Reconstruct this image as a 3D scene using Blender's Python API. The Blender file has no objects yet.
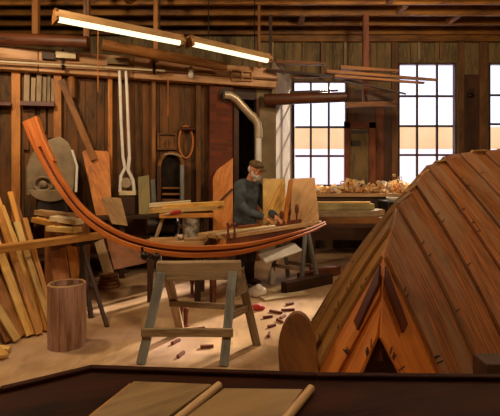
import bpy, math, random
from mathutils import Vector, Matrix
random.seed(7)
R = random.Random(11)
C = bpy.context.scene.collection
PI = math.pi
V = Vector
Z = V((0, 0, 1))
CAMZ = 1.545
F = 450.0

# ------------------------------------------------------------------ coordinates
def at(px, py, d):
    """point seen at pixel (px, py) at distance d in front of the lens"""
    return V(((px - 250) / F * d, d, CAMZ - (py - 175) / F * d))

def atz(px, py, z):
    return at(px, py, (CAMZ - z) * F / (py - 175))

SL = 0.347
WN = V((SL, -1, 0)).normalized()        # left wall normal, into the room
WT = V((1, SL, 0)).normalized()         # along the left wall

def wd(px):
    return 8.111 / (1 - SL * (px - 250) / F)

def wp(px, py, off=0.0):
    """point on a plane parallel to the left wall, off metres in front of it"""
    k = (px - 250) / F
    c = off * math.sqrt(1 + SL * SL)
    return at(px, py, (8.111 - c) / (1 - SL * k))

# ------------------------------------------------------------------ materials
def lin(h):
    h = h.lstrip('#')
    o = []
    for i in (0, 2, 4):
        c = int(h[i:i + 2], 16) / 255
        o.append(c / 12.92 if c <= .04045 else ((c + .055) / 1.055) ** 2.4)
    return (*o, 1)

def newmat(name):
    m = bpy.data.materials.new(name)
    m.use_nodes = True
    nt = m.node_tree
    b = nt.nodes['Principled BSDF']
    return m, nt, b

def mixc(nt, a, b, fac, mode='MIX'):
    n = nt.nodes.new('ShaderNodeMix')
    n.data_type = 'RGBA'
    n.blend_type = mode
    for sock, val in ((n.inputs[0], fac), (n.inputs[6], a), (n.inputs[7], b)):
        if hasattr(val, 'links'):
            nt.links.new(val, sock)
        else:
            sock.default_value = val
    return n.outputs[2]

def noise(nt, vec, scale, detail=3, rough=.6):
    n = nt.nodes.new('ShaderNodeTexNoise')
    n.inputs['Scale'].default_value = scale
    n.inputs['Detail'].default_value = detail
    n.inputs['Roughness'].default_value = rough
    nt.links.new(vec, n.inputs['Vector'])
    return n.outputs['Fac']

def mapping(nt, vec, scale):
    n = nt.nodes.new('ShaderNodeMapping')
    n.inputs['Scale'].default_value = scale
    nt.links.new(vec, n.inputs['Vector'])
    return n.outputs['Vector']

def ramp(nt, fac, lo, hi):
    n = nt.nodes.new('ShaderNodeMapRange')
    n.inputs['From Min'].default_value = lo
    n.inputs['From Max'].default_value = hi
    nt.links.new(fac, n.inputs['Value'])
    return n.outputs['Result']

def wood(name, dark, mid, alt, rough=.55, grain=16, along=1.6, bump=.25, var=.25, spec=.4):
    m, nt, b = newmat(name)
    tc = nt.nodes.new('ShaderNodeTexCoord')
    uv = tc.outputs['UV']
    g = noise(nt, mapping(nt, uv, (along, grain, 1)), 3.0, 5, .65)
    t = noise(nt, mapping(nt, uv, (.7, 2.3, 1)), 1.7, 2, .5)
    big = noise(nt, tc.outputs['Object'], 2.2, 3, .6)
    c = mixc(nt, lin(dark), lin(mid), ramp(nt, g, .34, .62))
    c = mixc(nt, c, lin(alt), ramp(nt, t, .42, .68))
    c = mixc(nt, c, lin(dark), ramp(nt, big, .52, .95))
    oi = nt.nodes.new('ShaderNodeObjectInfo')
    hsv = nt.nodes.new('ShaderNodeHueSaturation')
    nt.links.new(c, hsv.inputs['Color'])
    mr = nt.nodes.new('ShaderNodeMapRange')
    mr.inputs['To Min'].default_value = 1 - var
    mr.inputs['To Max'].default_value = 1 + var
    nt.links.new(oi.outputs['Random'], mr.inputs['Value'])
    nt.links.new(mr.outputs['Result'], hsv.inputs['Value'])
    nt.links.new(hsv.outputs['Color'], b.inputs['Base Color'])
    b.inputs['Roughness'].default_value = rough
    b.inputs['Specular IOR Level'].default_value = spec
    bp = nt.nodes.new('ShaderNodeBump')
    bp.inputs['Strength'].default_value = bump
    bp.inputs['Distance'].default_value = .01
    nt.links.new(g, bp.inputs['Height'])
    nt.links.new(bp.outputs['Normal'], b.inputs['Normal'])
    return m

def plain(name, c1, c2=None, rough=.5, metal=0, scale=6):
    m, nt, b = newmat(name)
    tc = nt.nodes.new('ShaderNodeTexCoord')
    n = noise(nt, tc.outputs['Object'], scale, 4, .6)
    c = mixc(nt, lin(c1), lin(c2 or c1), ramp(nt, n, .35, .65))
    nt.links.new(c, b.inputs['Base Color'])
    b.inputs['Roughness'].default_value = rough
    b.inputs['Metallic'].default_value = metal
    bp = nt.nodes.new('ShaderNodeBump')
    bp.inputs['Strength'].default_value = .12
    bp.inputs['Distance'].default_value = .01
    nt.links.new(n, bp.inputs['Height'])
    nt.links.new(bp.outputs['Normal'], b.inputs['Normal'])
    return m

def emit(name, col, s):
    m, nt, b = newmat(name)
    b.inputs['Base Color'].default_value = lin(col)
    b.inputs['Emission Color'].default_value = lin(col)
    b.inputs['Emission Strength'].default_value = s
    return m

def glass_mat():
    m, nt, b = newmat('window_glass')
    nt.nodes.remove(b)
    tr = nt.nodes.new('ShaderNodeBsdfTransparent')
    tr.inputs[0].default_value = (.97, .97, 1, 1)
    gl = nt.nodes.new('ShaderNodeBsdfGlossy')
    gl.inputs['Roughness'].default_value = .05
    mx = nt.nodes.new('ShaderNodeMixShader')
    mx.inputs[0].default_value = .05
    nt.links.new(tr.outputs[0], mx.inputs[1])
    nt.links.new(gl.outputs[0], mx.inputs[2])
    nt.links.new(mx.outputs[0], nt.nodes['Material Output'].inputs['Surface'])
    return m

def shaving_mat(name, col):
    # thin curls of wood let some light through
    m, nt, b = newmat(name)
    b.inputs['Base Color'].default_value = lin(col)
    b.inputs['Roughness'].default_value = .6
    t = nt.nodes.new('ShaderNodeBsdfTranslucent')
    t.inputs[0].default_value = lin(col)
    mx = nt.nodes.new('ShaderNodeMixShader')
    mx.inputs[0].default_value = .6
    nt.links.new(b.outputs[0], mx.inputs[1])
    nt.links.new(t.outputs[0], mx.inputs[2])
    nt.links.new(mx.outputs[0], nt.nodes['Material Output'].inputs['Surface'])
    return m

def brick_mat():
    m, nt, b = newmat('old_brick')
    tc = nt.nodes.new('ShaderNodeTexCoord')
    br = nt.nodes.new('ShaderNodeTexBrick')
    br.inputs['Scale'].default_value = 1
    br.inputs['Brick Width'].default_value = .21
    br.inputs['Row Height'].default_value = .075
    br.inputs['Mortar Size'].default_value = .008
    br.inputs['Color1'].default_value = lin('#7a3417')
    br.inputs['Color2'].default_value = lin('#5a2611')
    br.inputs['Mortar'].default_value = lin('#5a3a22')
    mp = mapping(nt, tc.outputs['UV'], (1, 1, 1))
    mp.node.inputs['Rotation'].default_value = (0, 0, PI / 2)
    nt.links.new(mp, br.inputs['Vector'])
    nt.links.new(br.outputs['Color'], b.inputs['Base Color'])
    b.inputs['Roughness'].default_value = .85
    return m

def floor_mat():
    m, nt, b = newmat('worn_floor')
    tc = nt.nodes.new('ShaderNodeTexCoord')
    o = tc.outputs['Object']
    n1 = noise(nt, mapping(nt, o, (1, .45, 1)), 1.6, 6, .65)
    n2 = noise(nt, mapping(nt, o, (2.5, 1, 1)), 3.4, 5, .7)
    n3 = noise(nt, o, .9, 3, .5)
    c = mixc(nt, lin('#94704a'), lin('#c4a27a'), ramp(nt, n1, .35, .62))
    c = mixc(nt, c, lin('#74512f'), ramp(nt, n2, .55, .85))
    c = mixc(nt, c, lin('#c9a898'), ramp(nt, n3, .5, .8))
    nt.links.new(c, b.inputs['Base Color'])
    b.inputs['Roughness'].default_value = .42
    bp = nt.nodes.new('ShaderNodeBump')
    bp.inputs['Strength'].default_value = .25
    bp.inputs['Distance'].default_value = .01
    nt.links.new(n2, bp.inputs['Height'])
    nt.links.new(bp.outputs['Normal'], b.inputs['Normal'])
    return m

M = dict(
    brownpost=wood('post_brown', '#3c2412', '#6c4826', '#7a5430', .65),
    wallL=wood('wall_board_brown', '#33200a', '#6a4518', '#7d4c1c', .7, 10),
    wallB=wood('wall_board_grey_brown', '#463922', '#7c6845', '#866c44', .75, 10),
    stud=wood('stud_orange', '#7c481c', '#bd7834', '#cc883e', .6),
    beam=wood('beam_tan', '#94663e', '#c0905f', '#cda078', .6, 9),
    redpost=wood('post_red_brown', '#3a1a0c', '#6e371b', '#7d4524', .65),
    dark=wood('dark_timber', '#1d0f07', '#3f2412', '#4c2c16', .6),
    joist=wood('joist_brown', '#3a220c', '#84541f', '#9c6826', .55),
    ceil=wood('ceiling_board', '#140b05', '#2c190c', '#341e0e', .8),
    log=wood('log_brown', '#4a2a10', '#7f4f22', '#96622c', .6, 8),
    logd=wood('log_dark', '#2a1409', '#532a14', '#5c3118', .5, 8),
    strake=wood('strake_orange', '#8a4312', '#c0672a', '#c87434', .5, 20, .8, .1, .05, .25),
    pine=wood('pine_yellow', '#a9762e', '#dcaf5c', '#e8c67e', .5),
    pine2=wood('pine_amber', '#8a5520', '#c98a3c', '#d79c4c', .5),
    pale=wood('pale_wood', '#a88d60', '#d2bd92', '#dccba8', .5),
    tan=wood('tan_wood', '#8a6640', '#b8905f', '#c7a070', .55),
    khaki=wood('khaki_board', '#5d5230', '#94865a', '#a3935f', .55),
    ply=wood('plywood_orange', '#93501c', '#cf7f35', '#d98f45', .5, 6),
    plyb=wood('plywood_brown', '#5a2f13', '#91552a', '#9c6030', .55, 6),
    greyw=wood('weathered_grey_wood', '#665339', '#9c8361', '#a68e6e', .6),
    bluew=wood('weathered_blue_grey', '#50504a', '#888a84', '#98988f', .55),
    hullo=wood('hull_olive', '#54381a', '#946630', '#a27238', .42, 12, .9, .2, .2),
    hullg=wood('hull_orange', '#8e4a18', '#c4722c', '#cb7c32', .42, 12, .9, .15, .06),
    hullr=wood('hull_russet', '#4e2c15', '#a0602f', '#866548', .42, 12, .9, .25, .24),
    hulld=wood('hull_dark_red', '#2c1209', '#562414', '#612a17', .4, 12),
    benchd=wood('bench_dark', '#160904', '#2e1409', '#381a0a', .65, 8, spec=.06),
    panel=wood('panel_grey_tan', '#5a4428', '#84683f', '#8e7044', .5, 8, 1.2, .12, .05),
    red=plain('scrap_red_brown', '#5a2416', '#7c3a1c', .6),
    iron=plain('black_iron', '#1a1410', '#2c221a', .4, .6),
    grey=plain('grey_casting', '#75634a', '#947f62', .6, .05, 5),
    white=plain('white_paint', '#d8d2c6', '#e9e5dc', .4),
    steel=plain('galvanised_pipe', '#a99478', '#c4b298', .35, .3, 3),
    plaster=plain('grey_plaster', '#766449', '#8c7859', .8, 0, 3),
    plaster_lit=plain('lit_plaster', '#8f7d66', '#a9977f', .8, 0, 3),  # paler copy of the plaster, window sunlight put into the colour
    redcloth=plain('red_cloth', '#a0201a', '#b83420', .7),
    tin=plain('tin', '#a8a094', '#cac4ba', .3, .4, 20),
    rope=plain('rope', '#6b4422', '#93602e', .8, 0, 30),
    ropeo=plain('rope_orange', '#a55a1e', '#c87a32', .7, 0, 30),
    skin=plain('skin', '#b87a58', '#c98a66', .5, 0, 10),
    jacket=plain('jacket_slate', '#2c3338', '#4c565c', .8, 0, 9),
    trouser=plain('trousers_dark', '#241a12', '#35281c', .8, 0, 9),
    cap=plain('cap_olive', '#4c3a1e', '#6a5230', .8, 0, 20),
    beard=plain('beard_grey', '#bdb4a6', '#d8d2c8', .8, 0, 60),
    boot=plain('boots', '#3a2012', '#52301a', .5),
    snow=plain('snow', '#f2f0f4', '#fbfafc', .9, 0, .4),
    ochre=plain('ochre_render', '#dcb47c', '#e6c28c', .9, 0, .6),
    wwall=plain('white_render', '#f0e8ec', '#fbeee4', .9, 0, .3),
    shav=shaving_mat('shaving_cream', '#ffeec4'), shav2=shaving_mat('shaving_white', '#fffaf0'), shav3=shaving_mat('shaving_amber', '#f2c87a'),
    glass=glass_mat(), brick=brick_mat(), floor=floor_mat(),
    tube=emit('lamp_tube', '#fff0c4', 1.6),
    nail=plain('nail_mark', '#1c0d07', '#28140b', .8),
    eye=plain('eye_dark', '#1d130d', '#1d130d', .2),
)

# ------------------------------------------------------------------ mesh builder
class MB:
    def __init__(s):
        s.v, s.f, s.u, s.m = [], [], [], []

    def loft(s, secs, closed=True, caps=True, mi=0):
        """secs: list of point loops of equal length, swept one after the other"""
        n = len(secs[0])
        b = len(s.v)
        ou, ov = R.uniform(0, 40), R.uniform(0, 40)
        us = [0.0]
        for a, c in zip(secs, secs[1:]):
            ca = sum((V(p) for p in a), V()) / n
            cb = sum((V(p) for p in c), V()) / n
            us.append(us[-1] + (cb - ca).length)
        vs = [0.0]
        for i in range(n):
            vs.append(vs[-1] + (V(secs[0][(i + 1) % n]) - V(secs[0][i])).length)
        for sec in secs:
            s.v += [tuple(p) for p in sec]
        for j in range(len(secs) - 1):
            for i in range(n if closed else n - 1):
                k = (i + 1) % n
                s.f.append((b + j * n + i, b + j * n + k, b + (j + 1) * n + k, b + (j + 1) * n + i))
                s.u.append([(ou + us[j], ov + vs[i]), (ou + us[j], ov + vs[i + 1]),
                            (ou + us[j + 1], ov + vs[i + 1]), (ou + us[j + 1], ov + vs[i])])
                s.m.append(mi)
        if caps and n > 2:
            for j, rev in ((0, True), (len(secs) - 1, False)):
                idx = [b + j * n + i for i in range(n)]
                if rev:
                    idx.reverse()
                s.f.append(tuple(idx))
                s.u.append([(ou + .02 * math.cos(2 * PI * i / n), ov + .02 * math.sin(2 * PI * i / n)) for i in range(n)])
                s.m.append(mi)
        return s

    def beam(s, p0, p1, w, h, up=Z, mi=0, w1=None, h1=None):
        p0, p1 = V(p0), V(p1)
        d = (p1 - p0).normalized()
        sd = d.cross(V(up))
        if sd.length < 1e-4:
            sd = d.cross(V((1, 0, 0)))
        sd.normalize()
        u = sd.cross(d).normalized()
        q = []
        for p, ww, hh in ((p0, w, h), (p1, w1 or w, h1 or h)):
            q.append([p + sd * (a * ww / 2) + u * (c * hh / 2) for a, c in ((-1, -1), (-1, 1), (1, 1), (1, -1))])
        return s.loft(q, mi=mi)

    def box(s, lo, hi, mi=0):
        lo, hi = V(lo), V(hi)
        sz = hi - lo
        ax = max(range(3), key=lambda i: abs(sz[i]))
        e = V((0, 0, 0)); e[ax] = sz[ax]
        a, c = [i for i in range(3) if i != ax]
        def pt(base, i, j):
            p = base.copy(); p[a] += sz[a] * i; p[c] += sz[c] * j
            return p
        base = lo
        return s.loft([[pt(base, i, j) for i, j in ((0, 0), (1, 0), (1, 1), (0, 1))],
                       [pt(base + e, i, j) for i, j in ((0, 0), (1, 0), (1, 1), (0, 1))]], mi=mi)

    def prism(s, poly, vec, mi=0):
        """poly of 3D points pushed along vec"""
        vec = V(vec)
        b = len(s.v)
        n = len(poly)
        s.v += [tuple(p) for p in poly] + [tuple(V(p) + vec) for p in poly]
        # planar uv: longest extent is u
        P = [V(p) for p in poly]
        best = max(((P[i] - P[j]) for i in range(n) for j in range(i)), key=lambda q: q.length).normalized()
        oth = vec.normalized().cross(best)
        ou, ov = R.uniform(0, 40), R.uniform(0, 40)
        uv = [(ou + p.dot(best), ov + p.dot(oth)) for p in P]
        s.f.append(tuple(range(b, b + n))); s.u.append(list(uv)); s.m.append(mi)
        s.f.append(tuple(range(b + 2 * n - 1, b + n - 1, -1))); s.u.append(list(reversed(uv))); s.m.append(mi)
        L = vec.length
        for i in range(n):
            k = (i + 1) % n
            s.f.append((b + i, b + n + i, b + n + k, b + k))
            s.u.append([uv[i], (uv[i][0], uv[i][1] + L), (uv[k][0], uv[k][1] + L), uv[k]])
            s.m.append(mi)
        return s

    def tube(s, path, rad, n=12, mi=0, squash=1.0):
        P = [V(p) for p in path]
        rs = rad if isinstance(rad, (list, tuple)) else [rad] * len(P)
        secs = []
        prev = None
        for i, p in enumerate(P):
            d = (P[min(i + 1, len(P) - 1)] - P[max(i - 1, 0)]).normalized()
            if prev is None:
                a = d.cross(Z)
                if a.length < .05:
                    a = d.cross(V((0, 1, 0)))
            else:
                a = prev - d * prev.dot(d)
            a.normalize()
            prev = a
            c = d.cross(a)
            secs.append([p + a * (math.cos(2 * PI * k / n) * rs[i]) + c * (math.sin(2 * PI * k / n) * rs[i] * squash) for k in range(n)])
        return s.loft(secs, mi=mi)

    def lathe(s, prof, o, axis=Z, n=20, mi=0, caps=True):
        axis = V(axis).normalized()
        a = axis.cross(V((0, 1, 0)))
        if a.length < .05:
            a = axis.cross(V((1, 0, 0)))
        a.normalize()
        c = axis.cross(a)
        o = V(o)
        return s.loft([[o + axis * h + a * (math.cos(2 * PI * k / n) * r) + c * (math.sin(2 * PI * k / n) * r) for k in range(n)] for r, h in prof], mi=mi, caps=caps)

    def ball(s, o, r, n=12, rot=None, mi=0):
        if not hasattr(r, '__len__'):
            r = (r, r, r)
        o = V(o)
        secs = []
        m = max(6, n // 2 + 2)
        for j in range(m + 1):
            t = -PI / 2 + PI * j / m
            rr = max(math.cos(t), .02)
            ring = []
            for k in range(n):
                q = V((math.cos(2 * PI * k / n) * rr * r[0], math.sin(2 * PI * k / n) * rr * r[1], math.sin(t) * r[2]))
                if rot is not None:
                    q = rot @ q
                ring.append(o + q)
            secs.append(ring)
        return s.loft(secs, mi=mi)

def link(name, mb, mats, parent=None, bevel=0.0, smooth=True, origin=None, local=False):
    if not isinstance(mats, (list, tuple)):
        mats = [mats]
    if parent is not None:
        off = V((0, 0, 0)) if local else V(parent['_base'])
    elif origin is not None:
        off = V(origin)
    else:
        xs = [V(p) for p in mb.v]
        off = V(((min(p.x for p in xs) + max(p.x for p in xs)) / 2, (min(p.y for p in xs) + max(p.y for p in xs)) / 2, min(p.z for p in xs)))
    me = bpy.data.meshes.new(name)
    me.from_pydata([tuple(V(p) - off) for p in mb.v], [], mb.f)
    uvl = me.uv_layers.new(name='UVMap')
    i = 0
    for fu in mb.u:
        for q in fu:
            uvl.data[i].uv = q
            i += 1
    for k, p in enumerate(me.polygons):
        p.material_index = min(mb.m[k], len(mats) - 1)
    import bmesh
    bm = bmesh.new(); bm.from_mesh(me)
    bmesh.ops.recalc_face_normals(bm, faces=bm.faces)
    bm.to_mesh(me); bm.free()
    for m in mats:
        me.materials.append(m)
    if smooth:
        me.shade_smooth()
        me.set_sharp_from_angle(angle=math.radians(38))
    o = bpy.data.objects.new(name, me)
    C.objects.link(o)
    if parent is not None:
        o.parent = parent
        o['_base'] = tuple(off)
    else:
        o.location = off
        o['_base'] = tuple(off)
    if bevel:
        b = o.modifiers.new('bevel', 'BEVEL')
        b.width = bevel
        b.segments = 2
        b.limit_method = 'ANGLE'
        b.angle_limit = math.radians(50)
    return o

def sub(name, mb, mats, parent, bevel=0.0, label=None, smooth=True):
    """a part of a part: same frame as its parent"""
    o = link(name, mb, mats, parent, bevel, smooth)
    if label:
        o['label'] = label
    return o
part = sub

def struct(name, mb, mats, bevel=0.0, parent=None):
    o = link(name, mb, mats, parent, bevel)
    if parent is None:
        o['kind'] = 'structure'
    return o

def thing(name, label, cat, base, group=None):
    o = bpy.data.objects.new(name, None)
    o.empty_display_size = .1
    C.objects.link(o)
    o.location = base
    o['_base'] = tuple(V(base))
    o['label'] = label
    o['category'] = cat
    if group:
        o['group'] = group
    return o

def one(name, mb, mats, label, cat, group=None, bevel=.003):
    o = link(name, mb, mats, None, bevel)
    o['label'] = label
    o['category'] = cat
    if group:
        o['group'] = group
    return o

ORD = 'first second third fourth fifth sixth seventh eighth ninth tenth eleventh twelfth thirteenth fourteenth fifteenth sixteenth seventeenth eighteenth'.split()

# ================================================================== SETTING
DB = 9.5
def bx(px, d=DB): return (px - 250) / F * d
def bz(py, d=DB): return CAMZ - (py - 175) / F * d
CEIL = 4.44

struct('floor', MB().box((-7, -2.6, -.12), (7.6, DB, 0)), M['floor'])
struct('ground', MB().box((-40, DB + .15, -.5), (60, 70, -.3)), M['snow'])

WIN = [  # left, right, top, bottom pixel edges, vertical bars, horizontal bars
    (293, 347, 81, 186, (311, 329), (100, 127, 156)),
    (398, 456, 63, 186, (417.5, 437.5), (96, 126, 155)),
    (488.5, 546, 63, 186, (508, 527), (95, 124, 154)),
]
wb = MB()
x = -7.0
cuts = sorted([bx(w[0]) for w in WIN] + [bx(w[1]) for w in WIN])
edges = [x]
while x < 7.6:
    nx = x + R.uniform(.24, .32)
    for c in cuts:
        if x < c - 1e-4 and nx > c - .1:
            nx = c
            break
    nx = min(nx, 7.6)
    edges.append(nx)
    x = nx
for a, b in zip(edges, edges[1:]):
    mid = (a + b) / 2
    zz = [(0, CEIL + .2)]
    for w in WIN:
        if bx(w[0]) < mid < bx(w[1]):
            zz = [(0, bz(w[3])), (bz(w[2]), CEIL + .2)]
    for lo, hi in zz:
        j = R.uniform(0, .022)
        wb.box((a + .004, DB - j, lo), (b - .004, DB + .12, hi))
wb.box((-7, DB + .06, 0), (bx(WIN[0][0]), DB + .14, CEIL + .2))
struct('wall_back', wb, M['wallB'])

# upright cover battens and posts on the back wall
for i, (px, y0, y1, w, m) in enumerate([
        (272, 38, 70, .06, 'greyw'), (303, 39, 78, .05, 'wallB'), (322, 39, 80, .07, 'brownpost'), (345, 38, 80, .06, 'greyw'),
        (369, 38, 92, .06, 'brownpost'), (394, 38, 188, .13, 'brownpost'), (379, 92, 188, .17, 'redpost'), (351, 88, 188, .12, 'brownpost'),
        (418, 38, 60, .05, 'greyw'), (440, 38, 60, .06, 'brownpost'), (460, 38, 186, .12, 'brownpost'), (482, 38, 186, .16, 'brownpost'), (500, 38, 60, .06, 'greyw')]):
    xx = bx(px)
    struct('trim_%d' % (i + 1), MB().box((xx - w / 2, DB - .07, bz(y1)), (xx + w / 2, DB - .02, bz(y0))), M[m], .004)
struct('trim_20', MB().box((bx(260), DB - .13, bz(43)), (7.4, DB - .022, bz(37))), M['joist'], .005)
struct('trim_21', MB().box((bx(349), DB - .05, bz(90)), (bx(397), DB - .021, bz(187))).box((bx(462), DB - .05, bz(75)), (bx(479), DB - .021, bz(187))), M['dark'])

for k, (a, b, t, bo, vb, hb) in enumerate(WIN):
    x0, x1, z0, z1 = bx(a), bx(b), bz(bo), bz(t)
    fw = .03
    mb = MB()
    for q in ((x0, x0 + fw), (x1 - fw, x1)):
        mb.box((q[0], DB - .03, z0), (q[1], DB + .1, z1))
    for q in ((z0, z0 + fw), (z1 - fw, z1)):
        mb.box((x0 + fw, DB - .03, q[0]), (x1 - fw, DB + .1, q[1]))
    w = struct('window_%d' % (k + 1), mb, M['dark'], .004)
    mu = MB()
    for v_ in vb:
        mu.box((bx(v_) - .02, DB + .01, z0 + fw), (bx(v_) + .02, DB + .05, z1 - fw))
    xs = [x0 + fw] + [bx(v_) for v_ in vb] + [x1 - fw]
    for h_ in hb:
        for xa, xb in zip(xs, xs[1:]):
            mu.box((xa + .02, DB + .012, bz(h_) - .022), (xb - .02, DB + .048, bz(h_) + .022))
    part('muntins', mu, M['dark'], w)
    part('glass', MB().box((x0 + fw, DB + .027, z0 + fw), (x1 - fw, DB + .032, z1 - fw)), M['glass'], w)
    part('sill', MB().box((x0 - .06, DB - .14, z0 - .05), (x1 + .06, DB - .03, z0)), M['tan'], w, .005)

# ceiling and joists
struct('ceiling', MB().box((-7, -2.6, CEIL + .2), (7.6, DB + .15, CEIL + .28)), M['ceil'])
jd = [9.33, 8.78, 8.2, 7.72, 7.3, 6.8, 6.3, 5.8, 5.3, 4.6, 3.9, 3.2, 2.4, 1.6, .8]
for i, d in enumerate(jd):
    j = struct('ceiling_joist' if i == 0 else 'ceiling_joist.%03d' % i, MB().beam((-6.9, d, CEIL + .11), (7.5, d - .02 + (i % 3) * .02, CEIL + .11 + (i % 2) * .02), .075, .2), M['joist'], .008)
# short bridging blocks between the joists
for i, (px, d0, d1) in enumerate([(398, 8.2, 7.72), (447, 8.78, 8.2), (388, 7.72, 7.3), (130, 7.72, 7.3), (300, 8.78, 8.2)]):
    xx = bx(px, d0)
    struct('trim_%d' % (30 + i), MB().box((xx - .05, d1 + .045, CEIL + .02), (xx + .05, d0 - .045, CEIL + .15)), M['log'], .006)

# left wall: upright boards, open loft above
lw = MB()
S0, S1 = wp(-90, 175).xy, wp(205, 175).xy
def wallxy(s_): return V((0, 8.111, 0)) + WT * s_          # along-the-wall coordinate
def wall_s(px): return (wp(px, 175) - V((0, 8.111, CAMZ))).dot(WT)
s_ = -6.9 / WT.x
s_end = wall_s(231)
while s_ < s_end - .02:
    nx = min(s_ + R.uniform(.11, .2), s_end)
    o = R.uniform(0, .02)
    a, b = wallxy(s_ + .003) + WN * o, wallxy(nx - .003) + WN * o
    a2, b2 = wallxy(s_ + .003) - WN * .08, wallxy(nx - .003) - WN * .08
    lw.loft([[a, b, b2, a2], [p + Z * 3.15 for p in (a, b, b2, a2)]])
    s_ = nx
struct('wall_left', lw, M['wallL'])
# wall beyond the doorway, and the return to the window in the sunlit plaster colour
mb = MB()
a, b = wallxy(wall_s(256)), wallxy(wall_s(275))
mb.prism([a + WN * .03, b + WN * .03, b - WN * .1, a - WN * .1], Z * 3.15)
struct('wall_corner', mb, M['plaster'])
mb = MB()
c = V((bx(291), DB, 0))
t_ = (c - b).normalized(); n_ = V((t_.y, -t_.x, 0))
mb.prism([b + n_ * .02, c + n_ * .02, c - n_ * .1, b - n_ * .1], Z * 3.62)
struct('wall_return', mb, M['plaster_lit'])
# lintel over the doorway and loft floor
mb = MB()
a, b = wallxy(s_end), wallxy(wall_s(256))
mb.prism([a + WN * .02, b + WN * .02, b - WN * .08, a - WN * .08], Z * .25)
for q in range(len(mb.v)):
    mb.v[q] = (mb.v[q][0], mb.v[q][1], mb.v[q][2] + 2.9)
struct('trim_40', mb, M['dark'])
mb = MB()
P = [wallxy(-6.9 / WT.x) - WN * .02, wallxy(wall_s(275)) - WN * .12, V((bx(288), DB - .03, 0)), V((-6.9, DB - .03, 0))]
mb.prism([p + Z * 3.15 for p in P], Z * .06)
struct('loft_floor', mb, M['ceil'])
# long face beam at the head of the wall
mb = MB()
p0, p1 = wallxy(-6.7) , wallxy(wall_s(272))
for sa, sb in ((-6.7, wall_s(40)), (wall_s(40), wall_s(132)), (wall_s(132), wall_s(272))):
    mb.beam(wallxy(sa + .003) + WN * .14 + Z * 3.27, wallxy(sb - .003) + WN * .14 + Z * 3.27, .2, .34)
struct('trim_41', mb, M['beam'], .012)
mb = MB().beam(wallxy(-6.7) + WN * .27 + Z * 3.24, wallxy(wall_s(272)) + WN * .27 + Z * 3.24, .05, .035)
struct('trim_42', mb, M['log'], .005)
# studs
for i, (px, w, m) in enumerate([(17, .12, 'stud'), (58, .11, 'stud'), (110, .07, 'stud'), (153, .06, 'log'), (197, .08, 'wallL')]):
    p = wallxy(wall_s(px)) + WN * .07
    mb = MB().beam(p, p + Z * 3.1, w, .09, up=WN)
    struct('trim_%d' % (43 + i), mb, M[m], .005)
# brick pier beside the doorway, door post
a, b = wallxy(wall_s(208)), wallxy(wall_s(231))
mb = MB().loft([[a + WN * .13, b + WN * .13, b + WN * .025, a + WN * .025], [p + Z * 3.08 for p in (a + WN * .13, b + WN * .13, b + WN * .025, a + WN * .025)]])
struct('trim_50', mb, M['brick'])
a = wallxy(wall_s(233.5)) + WN * .1
struct('trim_51', MB().beam(a, a + Z * 2.92, .09, .16, up=WN), M['dark'], .005)
a = wallxy(wall_s(256.5)) + WN * .04
struct('trim_52', MB().beam(a, a + Z * 2.92, .06, .08, up=WN), M['redpost'], .005)
a = wallxy(wall_s(241)) - WN * .5
struct('trim_53', MB().beam(a, a + Z * 3.1, .07, .07, up=WN), M['greyw'], .005)
# remaining shell, out of frame
struct('wall_right', MB().box((7.5, -2.6, 0), (7.6, DB, CEIL + .2)), M['wallL'])
struct('wall_front', MB().box((-7, -2.7, 0), (7.6, -2.6, CEIL + .2)), M['wallL'])
struct('wall_side', MB().box((-7.1, -2.6, 0), (-7, DB, CEIL + .2)), M['wallL'])
# loft wood: hanging posts under the joists on the left
for i, (px, y1, d, w) in enumerate([(36, 36, 6.8, .09), (87, 52, 6.8, .085), (156, 62, 7.3, .07), (259, 68, 7.72, .05)]):
    p = at(px, y1, d)
    struct('trim_%d' % (60 + i), MB().beam(p, V((p.x, p.y, CEIL + .02)), w, w, up=V((0, 1, 0))), M['log'], .006)

# outside
b_ = thing('building', 'long low ochre and white building seen outside through the windows', 'building', (8, 26, -.3))
part('upper_wall', MB().box((-25, 26, bz(149, 26)), (45, 30, bz(127, 26))), M['ochre'], b_)
part('lower_wall', MB().box((-25, 25.9, -.3), (45, 30, bz(149, 26))), M['wwall'], b_)

# ================================================================== LAMPS
def shop_light(a, b, label):
    a, b = V(a), V(b)
    t = thing('shop_light', label, 'light', (a + b) / 2, 'fluorescent shop lights over the left wall')
    d = (b - a).normalized(); sd = d.cross(Z).normalized()
    prof = [(-.11, -.015), (-.05, .085), (.05, .085), (.11, -.015), (.1, -.017), (.045, .07), (-.045, .07), (-.1, -.017)]
    part('reflector', MB().loft([[p + sd * u + Z * w for u, w in prof] for p in (a, b)]), M['tan'], t)
    part('lamp_tube', MB().tube([a + d * .04 - Z * .012, b - d * .04 - Z * .012], .042, 14), M['tube'], t)
    for p, q in ((a, a + d * .035), (b - d * .035, b)):
        part('end_cap', MB().loft([[r + sd * u + Z * w for u, w in ((-.115, -.065), (-.055, .095), (.055, .095), (.115, -.065))] for r in (p, q)]), M['log'], t, .004)
    for f in (.22, .8):
        p = a.lerp(b, f)
        part('hanger', MB().tube([p + Z * .06, V((p.x, p.y, CEIL + .2))], .008, 6), M['iron'], t)
    # the light the tubes give
    return t
LZ = 3.45
def lz(px, py, z=LZ): return atz(px, py, z)
shop_light(at(54, 17, 5.3), at(182, 42, 6.3), 'longer pale fluorescent shop light nearest the left edge, hung under the joists')
shop_light(at(189, 42, 6.38), at(269, 60, 7.3), 'shorter fluorescent shop light farther back, hung above the doorway')
def area(name, loc, rot, sx, sy, power, col):
    l = bpy.data.lights.new(name, 'AREA')
    l.shape = 'RECTANGLE'; l.size = sx; l.size_y = sy; l.energy = power; l.color = col
    o = bpy.data.objects.new(name, l); C.objects.link(o)
    o.location = loc; o.rotation_euler = rot
    return o

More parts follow.
